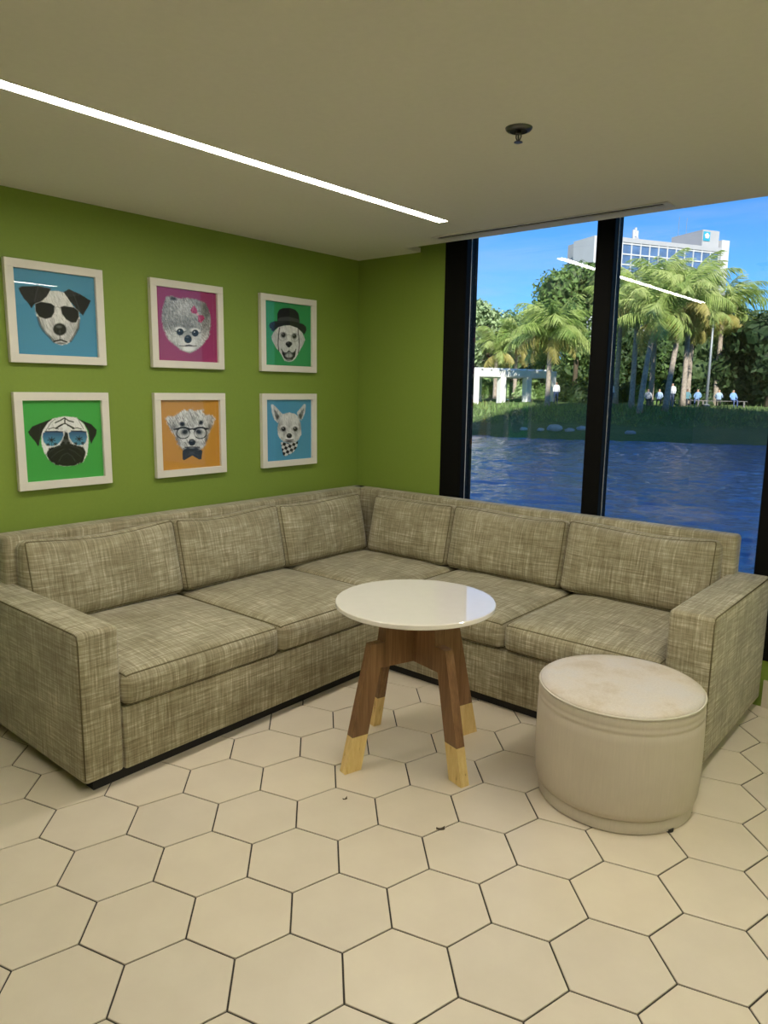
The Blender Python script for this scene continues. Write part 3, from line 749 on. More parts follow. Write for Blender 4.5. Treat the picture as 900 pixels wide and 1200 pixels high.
def print_mesh(A):
    S2 = A.S // 2
    cm = A.clip[..., None]; sc_ = np.clip(A.img, 0, 1) ** .4545; sc_ = np.clip((sc_ - .42)*1.3 + .44, .03, .97)
    A.img = np.where(cm & (A.img.max(-1, keepdims=True) - A.img.min(-1, keepdims=True) < .03), sc_ ** 2.2, A.img)   # crisper ink on the drawn fur
    c = A.img.reshape(S2, 2, S2, 2, 3).mean((1, 3))
    n = S2 + 1
    gx, gz = np.meshgrid(np.linspace(0, 1, n), np.linspace(0, 1, n))
    co = np.stack([np.zeros_like(gx), gx, 1 - gz], -1).reshape(-1, 3)
    me = bpy.data.meshes.new('print')
    idx = np.arange(n*n).reshape(n, n)
    f = np.stack([idx[:-1, :-1], idx[1:, :-1], idx[1:, 1:], idx[:-1, 1:]], -1).reshape(-1, 4)
    me.vertices.add(n*n); me.vertices.foreach_set('co', co.ravel())
    me.loops.add(f.size); me.loops.foreach_set('vertex_index', f.ravel())
    me.polygons.add(len(f)); me.polygons.foreach_set('loop_start', np.arange(0, f.size, 4)); me.polygons.foreach_set('loop_total', np.full(len(f), 4))
    me.update(calc_edges=True)
    at_ = me.color_attributes.new('ink', 'FLOAT_COLOR', 'CORNER')
    cc = np.repeat(c.reshape(-1, 3), 4, axis=0); at_.data.foreach_set('color', np.c_[cc, np.ones(len(cc))].ravel().astype(np.float32))
    return me

k = NT('printed_paper'); vc = k.n('ShaderNodeVertexColor'); vc.layer_name = 'ink'
g = k.noise(k.coords((1, 1, 1)), 300, 2); k.base(k.mix(0.06, vc.outputs['Color'], g, 'OVERLAY')); k.set(Roughness=0.6); M['print'] = k.m

FW, FH, FB, FD = 0.485, 0.478, 0.040, 0.030
pics = [(dog_sunglasses, 0, 0, 'white framed print of a dog in black sunglasses on blue'), (dog_pomeranian, 1, 0, 'white framed print of a fluffy dog with a pink bow on magenta'),
        (dog_hat, 2, 0, 'white framed print of a dog in a black bowler hat on green'), (dog_pug, 0, 1, 'white framed print of a pug in mirrored blue sunglasses on green'),
        (dog_terrier, 1, 1, 'white framed print of a shaggy dog with glasses and bow tie on orange'), (dog_chihuahua, 2, 1, 'white framed print of a small big-eared dog with checked scarf on blue')]
for fn, ci, ri_, lb in pics:
    y0 = (-2.463, -1.705, -0.932)[ci]; z1 = (2.180, 1.562)[ri_]
    t = thing('framed_print', lb, 'picture', (0.0, y0, z1 - FH), 0, 'dog prints on the green wall')
    for nm, b in (('frame_rail', (0.0, FW, FH - FB, FH)), ('frame_rail', (0.0, FW, 0.0, FB)), ('frame_stile', (0.0, FB, FB, FH - FB)), ('frame_stile', (FW - FB, FW, FB, FH - FB))):
        obj(nm, bx(0.002, FD, b[0], b[1], b[2], b[3], 0.0012, 1), M['white_frame'], t)
    obj('backing', bx(0.0, 0.010, FB*0.5, FW - FB*0.5, FB*0.5, FH - FB*0.5), M['white_frame'], t)
    me = print_mesh(fn()); me.materials.append(M['print'])
    pr = obj('print', me, None, t); pr.location = (0.0125, FB, FB); pr.scale = (1, FW - 2*FB, FH - 2*FB)
    obj('glazing', bx(0.016, 0.018, FB, FW - FB, FB, FH - FB), M['picture_glass'], t)

# ------------------------------------------------------------------ outside
AZ = math.radians(113.2)
DC = Vector((math.cos(AZ), math.sin(AZ), 0)); DL = Vector((math.sin(AZ), -math.cos(AZ), 0))     # away, and to the right
WATER = -1.2
def ground_z(s):
    K = [(0, -2.6), (43.5, -2.0), (45, -1.2), (46.2, -0.82), (49, -0.55), (53, 0.25), (56, 0.62), (70, 0.95), (400, 1.3)]
    for (a, za), (b, zb) in zip(K, K[1:]):
        if s <= b: return za + (zb-za)*(s-a)/(b-a)
    return K[-1][1]
def ext(px, s, py=458):
    """point of the ground seen at column px, s metres away along the view through the window"""
    d = ray(px, py); h = Vector((d.x, d.y, 0)); h *= s / h.dot(DC)
    p = Vector((CAM.x, CAM.y, 0)) + h; p.z = ground_z(s); return p
def height_at(px, py, p):
    d = ray(px, py); return CAM.z + d.z / math.hypot(d.x, d.y) * math.hypot(p.x-CAM.x, p.y-CAM.y)

def leafmat(name, cols, trans=0.25):
    k = NT(name); oi = k.n('ShaderNodeObjectInfo'); v = k.noise(k.coords(), 2.5, 4, 0.7)
    f = k.math('ADD', k.math('MULTIPLY', v, 0.75), k.math('MULTIPLY', oi.outputs['Random'], 0.35))
    k.base(k.ramp(f, [(0.3, cols[0]), (0.52, cols[1]), (0.78, cols[2])])); k.set(Roughness=0.55)
    k.p.inputs['Specular IOR Level'].default_value = 0.25
    k.p.inputs['Transmission Weight'].default_value = 0.0
    tr = k.n('ShaderNodeBsdfTranslucent'); tr.inputs[0].default_value = (*[c*1.4 for c in cols[1]], 1)
    m = k.n('ShaderNodeMixShader'); m.inputs[0].default_value = trans
    k.l(k.p.outputs[0], m.inputs[1]); k.l(tr.outputs[0], m.inputs[2]); k.l(m.outputs[0], k.o.inputs['Surface']); return k.m
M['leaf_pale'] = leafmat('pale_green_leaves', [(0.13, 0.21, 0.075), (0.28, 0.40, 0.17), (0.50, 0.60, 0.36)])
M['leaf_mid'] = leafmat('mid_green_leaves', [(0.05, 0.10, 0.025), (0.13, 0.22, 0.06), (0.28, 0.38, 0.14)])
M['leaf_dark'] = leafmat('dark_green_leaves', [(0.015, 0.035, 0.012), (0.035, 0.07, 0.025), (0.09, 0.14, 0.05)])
M['frond'] = leafmat('palm_frond', [(0.17, 0.27, 0.07), (0.36, 0.46, 0.14), (0.56, 0.62, 0.26)], 0.3)
M['frond_dry'] = leafmat('dry_palm_frond', [(0.24, 0.24, 0.07), (0.44, 0.40, 0.13), (0.58, 0.50, 0.22)], 0.3)
M['palm_trunk'] = plain('palm_trunk', (0.36, 0.30, 0.24), 0.9, var=0.3, scale=6)
M['bark'] = plain('tree_bark', (0.10, 0.075, 0.05), 0.95, var=0.3, scale=6)
M['white_stone'] = plain('white_pergola_paint', (0.80, 0.79, 0.75), 0.8, var=0.05, scale=1.5)
M['facade'] = plain('shaded_building_render', (0.40, 0.40, 0.415), 0.9, var=0.05, scale=0.2)  # grey holds the shade on the building's front faces
M['facade_white_lit'] = plain('white_sunlit_render', (0.56, 0.56, 0.57), 0.9, var=0.04, scale=0.2)  # white trim, and the sunlit tone painted on end wall and stair tower
M['bglass'] = plain('blue_building_glass', (0.09, 0.16, 0.30), 0.25, var=0.25, scale=0.3)
M['sign_teal'] = plain('teal_sign', (0.03, 0.33, 0.48), 0.6); M['sign_white'] = plain('white_sign_mark', (0.85, 0.85, 0.85), 0.6)
M['pole'] = plain('galvanised_pole', (0.30, 0.33, 0.36), 0.5, 0.4)
M['bench'] = plain('bench_slats', (0.16, 0.15, 0.14), 0.8)

# lake
k = NT('lake_water'); wv = k.coords((1, 1, 1), 'Object', (0, 0, AZ))
n1 = k.noise(k.coords((1.0, 2.4, 1), 'Object', (0, 0, -AZ + PI/2)), 1.1, 5, 0.62); n2 = k.noise(wv, 6.0, 3, 0.6)
k.base((0.10, 0.215, 0.38)); k.set(Roughness=0.05); k.p.inputs['IOR'].default_value = 1.42
k.bump(k.math('ADD', k.math('MULTIPLY', n1, 0.8), k.math('MULTIPLY', n2, 0.5)), 0.6, 0.10); M['water'] = k.m
def ribbon(s0, s1, ns, l0, l1, nl, zf):
    bm = bmesh.new(); rows = []
    for i in range(ns + 1):
        s = s0 + (s1-s0)*i/ns; row = []
        for j in range(nl + 1):
            l = l0 + (l1-l0)*j/nl; p = Vector((CAM.x, CAM.y, 0)) + DC*s + DL*l; p.z = zf(s, l); row.append(bm.verts.new(p))
        rows.append(row)
    for i in range(ns):
        for j in range(nl): bm.faces.new((rows[i][j], rows[i][j+1], rows[i+1][j+1], rows[i+1][j]))
    bmesh.ops.recalc_face_normals(bm, faces=bm.faces)
    if bm.faces[:][0].normal.z < 0: bmesh.ops.reverse_faces(bm, faces=bm.faces)
    return bm
rw = np.random.RandomState(4); NS, NLt = 430, 400
sv = 5.5*np.exp(np.linspace(0, math.log(47.5/5.5), NS)); tv = np.linspace(-0.62, 0.62, NLt)
Sg, Tg = np.meshgrid(sv, tv, indexing='ij'); Lg = Sg*Tg; zg_ = np.zeros_like(Sg)
for i in range(46):
    lam = 0.17*math.exp(rw.rand()*math.log(1.1/0.17)); an = rw.normal(0.3, 0.75); amp = lam*0.0050*rw.uniform(.5, 1.4)
    fade = np.clip(1.9 - Sg*0.0075/lam, 0, 1)            # short waves only where the grid can carry them
    zg_ += amp*fade*np.sin(2*PI/lam*(Sg*math.cos(an) + Lg*math.sin(an)) + rw.rand()*6.28)
PX = CAM.x + DC.x*Sg + DL.x*Lg; PY = CAM.y + DC.y*Sg + DL.y*Lg
inside = PY < 0.35
zg_ = np.where(inside, -0.3, zg_); co = np.stack([PX, np.maximum(PY, 0.35), WATER + zg_], -1).reshape(-1, 3)
ii = np.arange(NS*NLt).reshape(NS, NLt)
fq = np.stack([ii[:-1, :-1], ii[:-1, 1:], ii[1:, 1:], ii[1:, :-1]], -1).reshape(-1, 4)
nb0 = len(co); co = np.vstack([co, [(-95, 0.4, WATER - .12), (115, 0.4, WATER - .12), (115, 80, WATER - .12), (-95, 80, WATER - .12)]])
fq = np.vstack([fq, [[nb0, nb0+1, nb0+2, nb0+3]]])
bm = bpy.data.meshes.new('lake'); bm.vertices.add(len(co)); bm.vertices.foreach_set('co', co.ravel())
bm.loops.add(fq.size); bm.loops.foreach_set('vertex_index', fq.ravel()); bm.polygons.add(len(fq))
bm.polygons.foreach_set('loop_start', np.arange(0, fq.size, 4)); bm.polygons.foreach_set('loop_total', np.full(len(fq), 4))
bm.update(calc_edges=True); bm.polygons.foreach_set('use_smooth', np.ones(len(fq), bool)); bm.materials.append(M['water'])
o = obj('lake', bm, M['water'], None, kind='stuff'); tag(o, 'rippled blue lake water outside the window', 'water')
# far bank
k = NT('bank_grass'); v = k.noise(k.coords((1, 1, 1)), 0.7, 6, 0.7); v2 = k.noise(k.coords((1, 1, 1)), 9.0, 4, 0.7)
k.base(k.mix(0.5, k.ramp(v, [(0.3, (0.055, 0.10, 0.022)), (0.6, (0.11, 0.17, 0.045)), (0.8, (0.19, 0.22, 0.08))]), k.ramp(v2, [(0.3, (0.03, 0.07, 0.014)), (0.7, (0.17, 0.25, 0.07))]))); k.set(Roughness=0.9); k.bump(v2, 0.6, 0.15); M['grass'] = k.m
rn = random.Random(3); ph = [rn.uniform(0, 6) for _ in range(6)]
def bankz(s, l):
    wob = 0.7*math.sin(l*0.21 + ph[0]) + 0.5*math.sin(l*0.57 + ph[1]) + 0.25*math.sin(l*1.3 + ph[2])
    return ground_z(s + wob*max(0, 1-abs(s-46)/8)) + 0.05*math.sin(l*2.1 + s*1.7) + 0.04*math.sin(l*3.7 - s*2.3)
bm = ribbon(42, 66, 60, -60, 60, 150, bankz)
o = obj('bank', bm, M['grass'], None, smooth=True, kind='structure'); tag(o, 'grassy far bank of the lake under the palms', 'ground')
bm = ribbon(66, 420, 12, -260, 260, 14, lambda s, l: ground_z(s) - 0.02)
o = obj('lawn', bm, M['grass'], None, kind='structure'); tag(o, 'green ground stretching behind the trees', 'ground')
# tufts of long grass along the bank
bm = bmesh.new(); rg = random.Random(5)
for _ in range(5200):
    s = rg.uniform(49.0, 55.5); l = rg.uniform(-20, 24); p = Vector((CAM.x, CAM.y, 0)) + DC*s + DL*l; p.z = bankz(s, l) - 0.03
    h = rg.uniform(0.18, 0.5) * (1.0 if s > 51 else 0.6); a = rg.uniform(0, PI); wv_ = Vector((math.cos(a), math.sin(a), 0))*rg.uniform(0.03, 0.08); ln = Vector((rg.uniform(-.2, .2), rg.uniform(-.2, .2), h))
    bm.faces.new([bm.verts.new(p - wv_), bm.verts.new(p + wv_), bm.verts.new(p + ln)])
o = obj('bank_grass_blades', bm, M['leaf_mid'], None, kind='stuff'); tag(o, 'long uncut grass blades along the lake bank', 'grass')
# rocks at the waterline
M['rock'] = plain('pale_rock', (0.38, 0.37, 0.33), 0.9, var=0.2, scale=3)
for i, (px, s, r) in enumerate(((652, 45.9, .5), (670, 46.2, .34), (636, 45.8, .24), (685, 46.3, .34), (742, 46.2, .32), (616, 46.0, .26))):
    bm = bmesh.new(); bmesh.ops.create_icosphere(bm, subdivisions=2, radius=r); rr = random.Random(i)
    for v_ in bm.verts: v_.co *= rr.uniform(.8, 1.15); v_.co.z *= .55
    o = obj('rock', bm, M['rock'], None, smooth=True); p = ext(px, s); o.location = (p.x, p.y, bankz(s, (p - CAM).dot(DL)) + r*0.12)
    tag(o, ['largest pale rock at the waterline left of the mullion', 'rounded rock beside the largest shore rock', 'small rock left of the largest shore rock', 'rock on the shore just left of the mullion', 'lone small rock on the shore right of the mullion', 'small rock on the shore below the white pergola'][i], 'rock', 'shore rocks')

# palms
def frond_mesh(name, L_, droop, seed, mat):
    bm = bmesh.new(); rr = random.Random(seed); N = 17; prev = None; ring = []
    for i in range(N + 1):
        t_ = i/N; a = math.radians(52) - droop*t_**1.25
        ring.append(a)
    p = Vector((0, 0, 0)); pts = [p.copy()]
    for i in range(N): p = p + Vector((math.cos(ring[i]), 0, math.sin(ring[i])))*(L_/N); pts.append(p.copy())
    tube(bm, pts[::3] + [pts[-1]], [0.035*(1-0.8*k_/7) for k_ in range(len(pts[::3])+1)], 3)
    for i in range(2, N + 1):
        t_ = i/N; ln = L_*(0.16 + 0.26*math.sin(PI*min(1, t_*0.92 + 0.08)))
        for sd_ in (-1, 1):
            for sub in (0, .5):
                b = pts[i].lerp(pts[i-1], sub); a = ring[min(i, N-1)]
                fw = Vector((math.cos(a), 0, math.sin(a))); d = (fw*0.62 + Vector((0, sd_*0.72, 0)) + Vector((0, 0, -0.85*rr.uniform(.5, 1.6)))).normalized()
                tip = b + d*ln*rr.uniform(.75, 1.1); wd = fw*0.026
                mid = b.lerp(tip, .5) + Vector((0, 0, 0.05))
                v4 = [bm.verts.new(q) for q in (b - wd, b + wd, mid + wd*1.1, tip, mid - wd*1.1)]
                bm.faces.new(v4)
    me = bpy.data.meshes.new(name); bm.to_mesh(me); bm.free(); me.materials.append(mat); return me
fronds = [frond_mesh('frond', 2.9, math.radians(d), i, M['frond']) for i, d in enumerate((95, 118, 80))]
dry = [frond_mesh('dry_frond', 2.3, math.radians(100), 9, M['frond_dry'])]
def palm(px, s, top_y, label, seed, lean=0.0, n=22, scale=1.0, nd=4, lean2=0.0):
    rr = random.Random(seed); p = ext(px, s); h = height_at(px, top_y, p) - p.z
    t = thing('palm_tree', label, 'palm tree', p, rr.uniform(0, 6.28), 'palms on the lake bank')
    a = AZ - PI/2 - t.rotation_euler.z; side = Vector((math.cos(a), math.sin(a), 0))
    pts = [Vector((0, 0, -0.15)) + side*(lean*(i/8)**1.3) + Vector((0, 0, (h+0.15)*i/8)) for i in range(9)]
    bm = tube(bmesh.new(), pts, [0.20 - 0.006*i + (0.05 if i == 0 else 0) + (0.03 if i == 8 else 0) for i in range(9)], 10)
    obj('trunk', bm, M['palm_trunk'], t, smooth=True)
    top = pts[-1]
    for i in range(n):
        o = bpy.data.objects.new('frond', fronds[rr.randrange(3)]); COL.objects.link(o); o.parent = t
        el = rr.uniform(-48, 38) if i > n*0.3 else rr.uniform(10, 45)
        o.location = top + Vector((0, 0, rr.uniform(-.25, .15))); o.rotation_euler = Euler((rr.uniform(-.3, .3), -math.radians(el), i*2.39996 + rr.uniform(-.3, .3)), 'XYZ')
        k_ = scale*rr.uniform(.8, 1.12); o.scale = (k_, k_, k_)
    for i in range(nd):
        o = bpy.data.objects.new('dry_frond', dry[0]); COL.objects.link(o); o.parent = t
        o.location = top + Vector((0, 0, -.3)); o.rotation_euler = Euler((rr.uniform(-.3, .3), math.radians(rr.uniform(30, 74)), i*2.4 + rr.uniform(-.4, .4)), 'XYZ')
        k_ = scale*rr.uniform(.8, 1.05); o.scale = (k_, k_, k_)
palm(642, 55, 392, 'tall palm with a pale bare trunk left of the mullion', 1, n=26, scale=1.25, nd=6)
palm(580, 66, 412, 'short palm standing behind the white pergola', 2, n=20, scale=1.1)
palm(603, 68, 402, 'palm with thin drooping crown between the pergola palm and the tall pale trunk', 3, n=16, scale=1.1)
palm(741, 55, 352, 'palm nearest the mullion in the right pane', 4, n=22, scale=1.2, nd=4)
palm(751, 53, 372, 'leaning palm with a grey trunk close beside the mullion palm', 5, lean=0.6, n=20, scale=1.15, nd=5)
palm(763, 58, 340, 'tallest palm crown below the left half of the building windows', 6, n=22, scale=1.25, nd=4)
palm(781, 54, 352, 'leaning palm in the middle of the right pane', 7, lean=0.75, n=24, scale=1.25, nd=6)
palm(801, 57, 346, 'straight palm right of the leaning palm in the middle', 8, n=22, scale=1.2, nd=6)
palm(806, 59, 372, 'lower palm behind the straight palm', 9, n=18, scale=1.1, nd=6)
palm(839, 60.5, 366, 'palm behind the lamp post at the right end of the palm row', 10, n=24, scale=1.25, nd=5)
palm(851, 62.5, 384, 'lowest rightmost palm beside the dark trees', 11, n=20, scale=1.1, nd=3)
palm(722, 60, 360, 'palm half hidden behind the mullion', 12, n=20, scale=1.15, nd=4)

# broadleaf trees
def tree(px, s, top_y, rad, label, mat, seed, n=2600, low=0.25, leaf=0.30, nm='broadleaf_tree', grp='trees behind the lake bank'):
    rr = random.Random(seed); p = ext(px, s); h = height_at(px, top_y, p) - p.z
    t = thing(nm, label, 'tree', p, 0, grp)
    bm = tube(bmesh.new(), [(0, 0, -.2), (0.1, 0.05, h*.3), (-0.1, 0.1, h*.6)], [0.28, 0.22, 0.12], 8); obj('trunk', bm, M['bark'], t, smooth=True)
    blobs = []
    for i in range(15):
        z = h*rr.uniform(low + 0.1, 0.9); q = math.sin(PI*min(1, max(0.12, (z/h - low*0.6)/(1.08 - low*0.6))))
        a = rr.uniform(0, 6.28); d_ = rad*q*rr.uniform(0.1, .72); blobs.append((Vector((d_*math.cos(a), d_*math.sin(a), z)), rad*rr.uniform(.30, .48)))
    blobs.append((Vector((0, 0, h - rad*.33)), rad*.36))
    bm = bmesh.new()
    for i in range(n):
        c, r = rr.choice(blobs); d_ = Vector((rr.gauss(0, 1), rr.gauss(0, 1), rr.gauss(0, 1))).normalized(); q = c + d_*r*rr.uniform(.72, 1.04)
        if q.z < 0.15: continue
        nrm = (d_ + Vector((rr.gauss(0, .6), rr.gauss(0, .6), rr.gauss(0, .6)))).normalized(); u = nrm.orthogonal().normalized(); v_ = nrm.cross(u); sz = leaf*rr.uniform(.6, 1.3)
        an = rr.uniform(0, 6.28); u, v_ = u*math.cos(an) + v_*math.sin(an), v_*math.cos(an) - u*math.sin(an)
        bm.faces.new([bm.verts.new(q - u*sz), bm.verts.new(q - v_*sz*.45), bm.verts.new(q + u*sz), bm.verts.new(q + v_*sz*.45)])
    for c, r in blobs:
        b2 = bmesh.new()
    cr_ = obj('crown', bm, mat, t)
    # inner mass of twigs and leaves that closes the crown
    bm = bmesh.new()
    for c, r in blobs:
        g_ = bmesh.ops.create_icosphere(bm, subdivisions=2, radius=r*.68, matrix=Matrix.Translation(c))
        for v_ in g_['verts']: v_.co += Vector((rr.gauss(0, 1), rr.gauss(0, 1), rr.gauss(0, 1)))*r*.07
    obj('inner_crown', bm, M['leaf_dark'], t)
tree(556, 68, 352, 3.4, 'pale leafy tree at the left edge of the window', M['leaf_pale'], 21, 5200, leaf=.24)
tree(598, 80, 372, 4.0, 'pale green tree rising behind the pergola palms', M['leaf_pale'], 22, 5200, leaf=.26)
tree(672, 72, 308, 5.2, 'tall dense tree behind the mullion, below the building', M['leaf_mid'], 23, 6500, leaf=.26)
tree(634, 84, 345, 4.6, 'mid green tree behind the tall pale palm trunk', M['leaf_pale'], 24, 5200, leaf=.26)
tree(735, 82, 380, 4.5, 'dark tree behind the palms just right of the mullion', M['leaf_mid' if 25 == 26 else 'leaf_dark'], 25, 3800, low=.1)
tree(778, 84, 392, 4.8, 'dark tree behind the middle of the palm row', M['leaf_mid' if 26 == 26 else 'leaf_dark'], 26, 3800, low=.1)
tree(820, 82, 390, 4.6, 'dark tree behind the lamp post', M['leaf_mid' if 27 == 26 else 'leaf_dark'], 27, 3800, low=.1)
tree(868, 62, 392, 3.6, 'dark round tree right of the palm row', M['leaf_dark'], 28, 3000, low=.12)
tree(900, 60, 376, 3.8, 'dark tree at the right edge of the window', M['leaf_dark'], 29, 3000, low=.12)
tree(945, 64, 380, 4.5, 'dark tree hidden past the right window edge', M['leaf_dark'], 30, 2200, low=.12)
tree(505, 70, 360, 4.5, 'pale tree hidden past the left window edge', M['leaf_pale'], 31, 2200)
tree(575, 104, 418, 6.5, 'distant tree seen through the pergola posts', M['leaf_mid'], 41, 2200, low=.02, leaf=.45)
tree(628, 108, 415, 6.5, 'distant tree seen right of the pergola', M['leaf_mid'], 42, 2200, low=.02, leaf=.45)
tree(682, 104, 415, 6.5, 'distant tree behind the left side of the mullion', M['leaf_dark'], 43, 2000, low=.02, leaf=.45)
tree(748, 106, 418, 6.5, 'distant tree seen between the mullion palm trunks', M['leaf_dark'], 44, 2000, low=.02, leaf=.45)
tree(800, 104, 420, 6.5, 'distant tree seen between the middle palm trunks', M['leaf_dark'], 45, 2000, low=.02, leaf=.45)
tree(850, 106, 418, 6.5, 'distant tree seen right of the lamp post', M['leaf_dark'], 46, 2000, low=.02, leaf=.45)
tree(522, 104, 418, 6.5, 'distant tree past the left window edge', M['leaf_mid'], 47, 1600, low=.02, leaf=.45)
for i, (px, s_, ty, rad_) in enumerate(((1010, 66, 372, 5.0), (1090, 72, 385, 5.4), (1180, 68, 376, 5.2), (1290, 74, 380, 5.6), (1430, 72, 372, 6.0))):
    tree(px, s_, ty, rad_, ['first', 'second', 'third', 'fourth', 'fifth'][i] + ' of the dark trees hidden right of the window', M['leaf_dark' if i % 2 else 'leaf_mid'], 80 + i, 2000, low=.08)
# hedge of single shrubs
def shrub(px, s, w_, h, label, mat, seed):
    rr = random.Random(seed); p = ext(px, s); bm = bmesh.new()
    for i in range(420):
        d_ = Vector((rr.gauss(0, 1), rr.gauss(0, 1), abs(rr.gauss(0, 1)))).normalized(); q = Vector((d_.x*w_, d_.y*w_*.7, d_.z*h))*rr.uniform(.8, 1.03)
        nrm = (d_ + Vector((rr.gauss(0, .5), rr.gauss(0, .5), rr.gauss(0, .5)))).normalized(); u = nrm.orthogonal().normalized(); v_ = nrm.cross(u); sz = rr.uniform(.09, .2)
        bm.faces.new([bm.verts.new(q - u*sz), bm.verts.new(q - v_*sz*.5), bm.verts.new(q + u*sz), bm.verts.new(q + v_*sz*.5)])
    g_ = bmesh.ops.create_icosphere(bm, subdivisions=2, radius=1.0)
    for v_ in g_['verts']: v_.co = Vector((v_.co.x*w_*.84, v_.co.y*w_*.6, max(-.05, v_.co.z*h*.84)))
    o = obj('shrub', bm, mat, None); o.location = p; o.rotation_euler = (0, 0, AZ - PI/2); tag(o, label, 'shrub', 'shrubs behind the lake bank')
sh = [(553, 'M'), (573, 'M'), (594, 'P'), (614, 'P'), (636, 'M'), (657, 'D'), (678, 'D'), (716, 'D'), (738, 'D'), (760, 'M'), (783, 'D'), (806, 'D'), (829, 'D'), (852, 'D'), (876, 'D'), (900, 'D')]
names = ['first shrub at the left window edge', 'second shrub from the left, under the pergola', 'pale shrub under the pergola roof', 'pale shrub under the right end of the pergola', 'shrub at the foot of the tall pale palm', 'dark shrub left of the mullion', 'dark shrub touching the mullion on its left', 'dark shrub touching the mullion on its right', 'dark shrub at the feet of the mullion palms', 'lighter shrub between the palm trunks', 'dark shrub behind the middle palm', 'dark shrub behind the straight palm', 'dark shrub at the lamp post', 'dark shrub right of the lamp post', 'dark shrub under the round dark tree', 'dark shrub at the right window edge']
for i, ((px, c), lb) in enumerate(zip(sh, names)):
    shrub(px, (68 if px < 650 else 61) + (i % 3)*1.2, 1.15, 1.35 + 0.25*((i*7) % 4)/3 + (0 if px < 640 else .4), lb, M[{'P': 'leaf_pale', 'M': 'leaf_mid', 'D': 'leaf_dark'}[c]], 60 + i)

# white pergola
pA, pB = ext(556, 56), ext(646, 62)
e_ = (pB - pA); e_.z = 0; PLn = e_.length; e_.normalize(); nb = Vector((-e_.y, e_.x, 0))
if nb.dot(DC) < 0: nb = -nb
pg = thing('pergola', 'white flat-roofed pergola on square posts by the water', 'pergola', pA, math.atan2(e_.y, e_.x))
dep = 3.0 if nb.dot(Vector((-e_.y, e_.x, 0))) > 0 else -3.0
zt = height_at(556, 437, pA) - pA.z
obj('roof_slab', bx(-0.3, PLn + 0.3, min(0, dep) - .25, max(0, dep) + .25, zt - 0.28, zt + 0.30, .03, 1), M['white_stone'], pg)
for i in range(4):
    for y in (0, dep):
        x = PLn*i/3 if i < 3 else PLn
        obj('post', bx(x - .26, x + .26, y - .26, y + .26, -0.6, zt - .28, .02, 1), M['white_stone'], pg)
for i in range(9):
    x = PLn*(i + .5)/9; obj('rafter', bx(x - .07, x + .07, min(0, dep) - .4, max(0, dep) + .4, zt + .30, zt + .42), M['white_stone'], pg)

# lamp post
p = ext(829, 58.3); lp = thing('lamp_post', 'slim grey lamp post standing in front of the palms', 'lamp post', p)
h = height_at(833, 362, p) - p.z
obj('pole', tube(bmesh.new(), [(0, 0, -.3), (0, 0, h*.5), (0, 0, h)], [.11, .09, .07], 10), M['pole'], lp, smooth=True)
obj('lamp_head', lathe([(0, h), (.09, h + .02), (.17, h + .12), (.16, h + .22), (.07, h + .30), (0, h + .32)], 16), M['pole'], lp, smooth=True)
obj('base_plate', lathe([(0, -.05), (.24, -.05), (.24, .10), (.15, .16), (0, .16)], 16), M['pole'], lp, smooth='auto')

# benches and people by the water
def bench(px, s, label, ln):
    p = ext(px, s); t = thing('bench', label, 'bench', p, AZ - PI/2, 'benches on the far bank')
    for i in range(3): obj('slat', bx(-ln/2, ln/2, -.20 + i*.14, -.08 + i*.14, .40, .44), M['bench'], t)
    for x in (-ln/2 + .2, ln/2 - .2): obj('bench_leg', bx(x - .05, x + .05, -.18, .2, -.2, .40), M['bench'], t)
    return t
bench(770, 56.6, 'dark slatted bench left of the middle palm trunk', 2.6)
bench(846, 57.4, 'dark slatted bench right of the lamp post', 3.4)
bench(811, 58.2, 'dark slatted bench between the middle palms and the lamp post', 2.0)

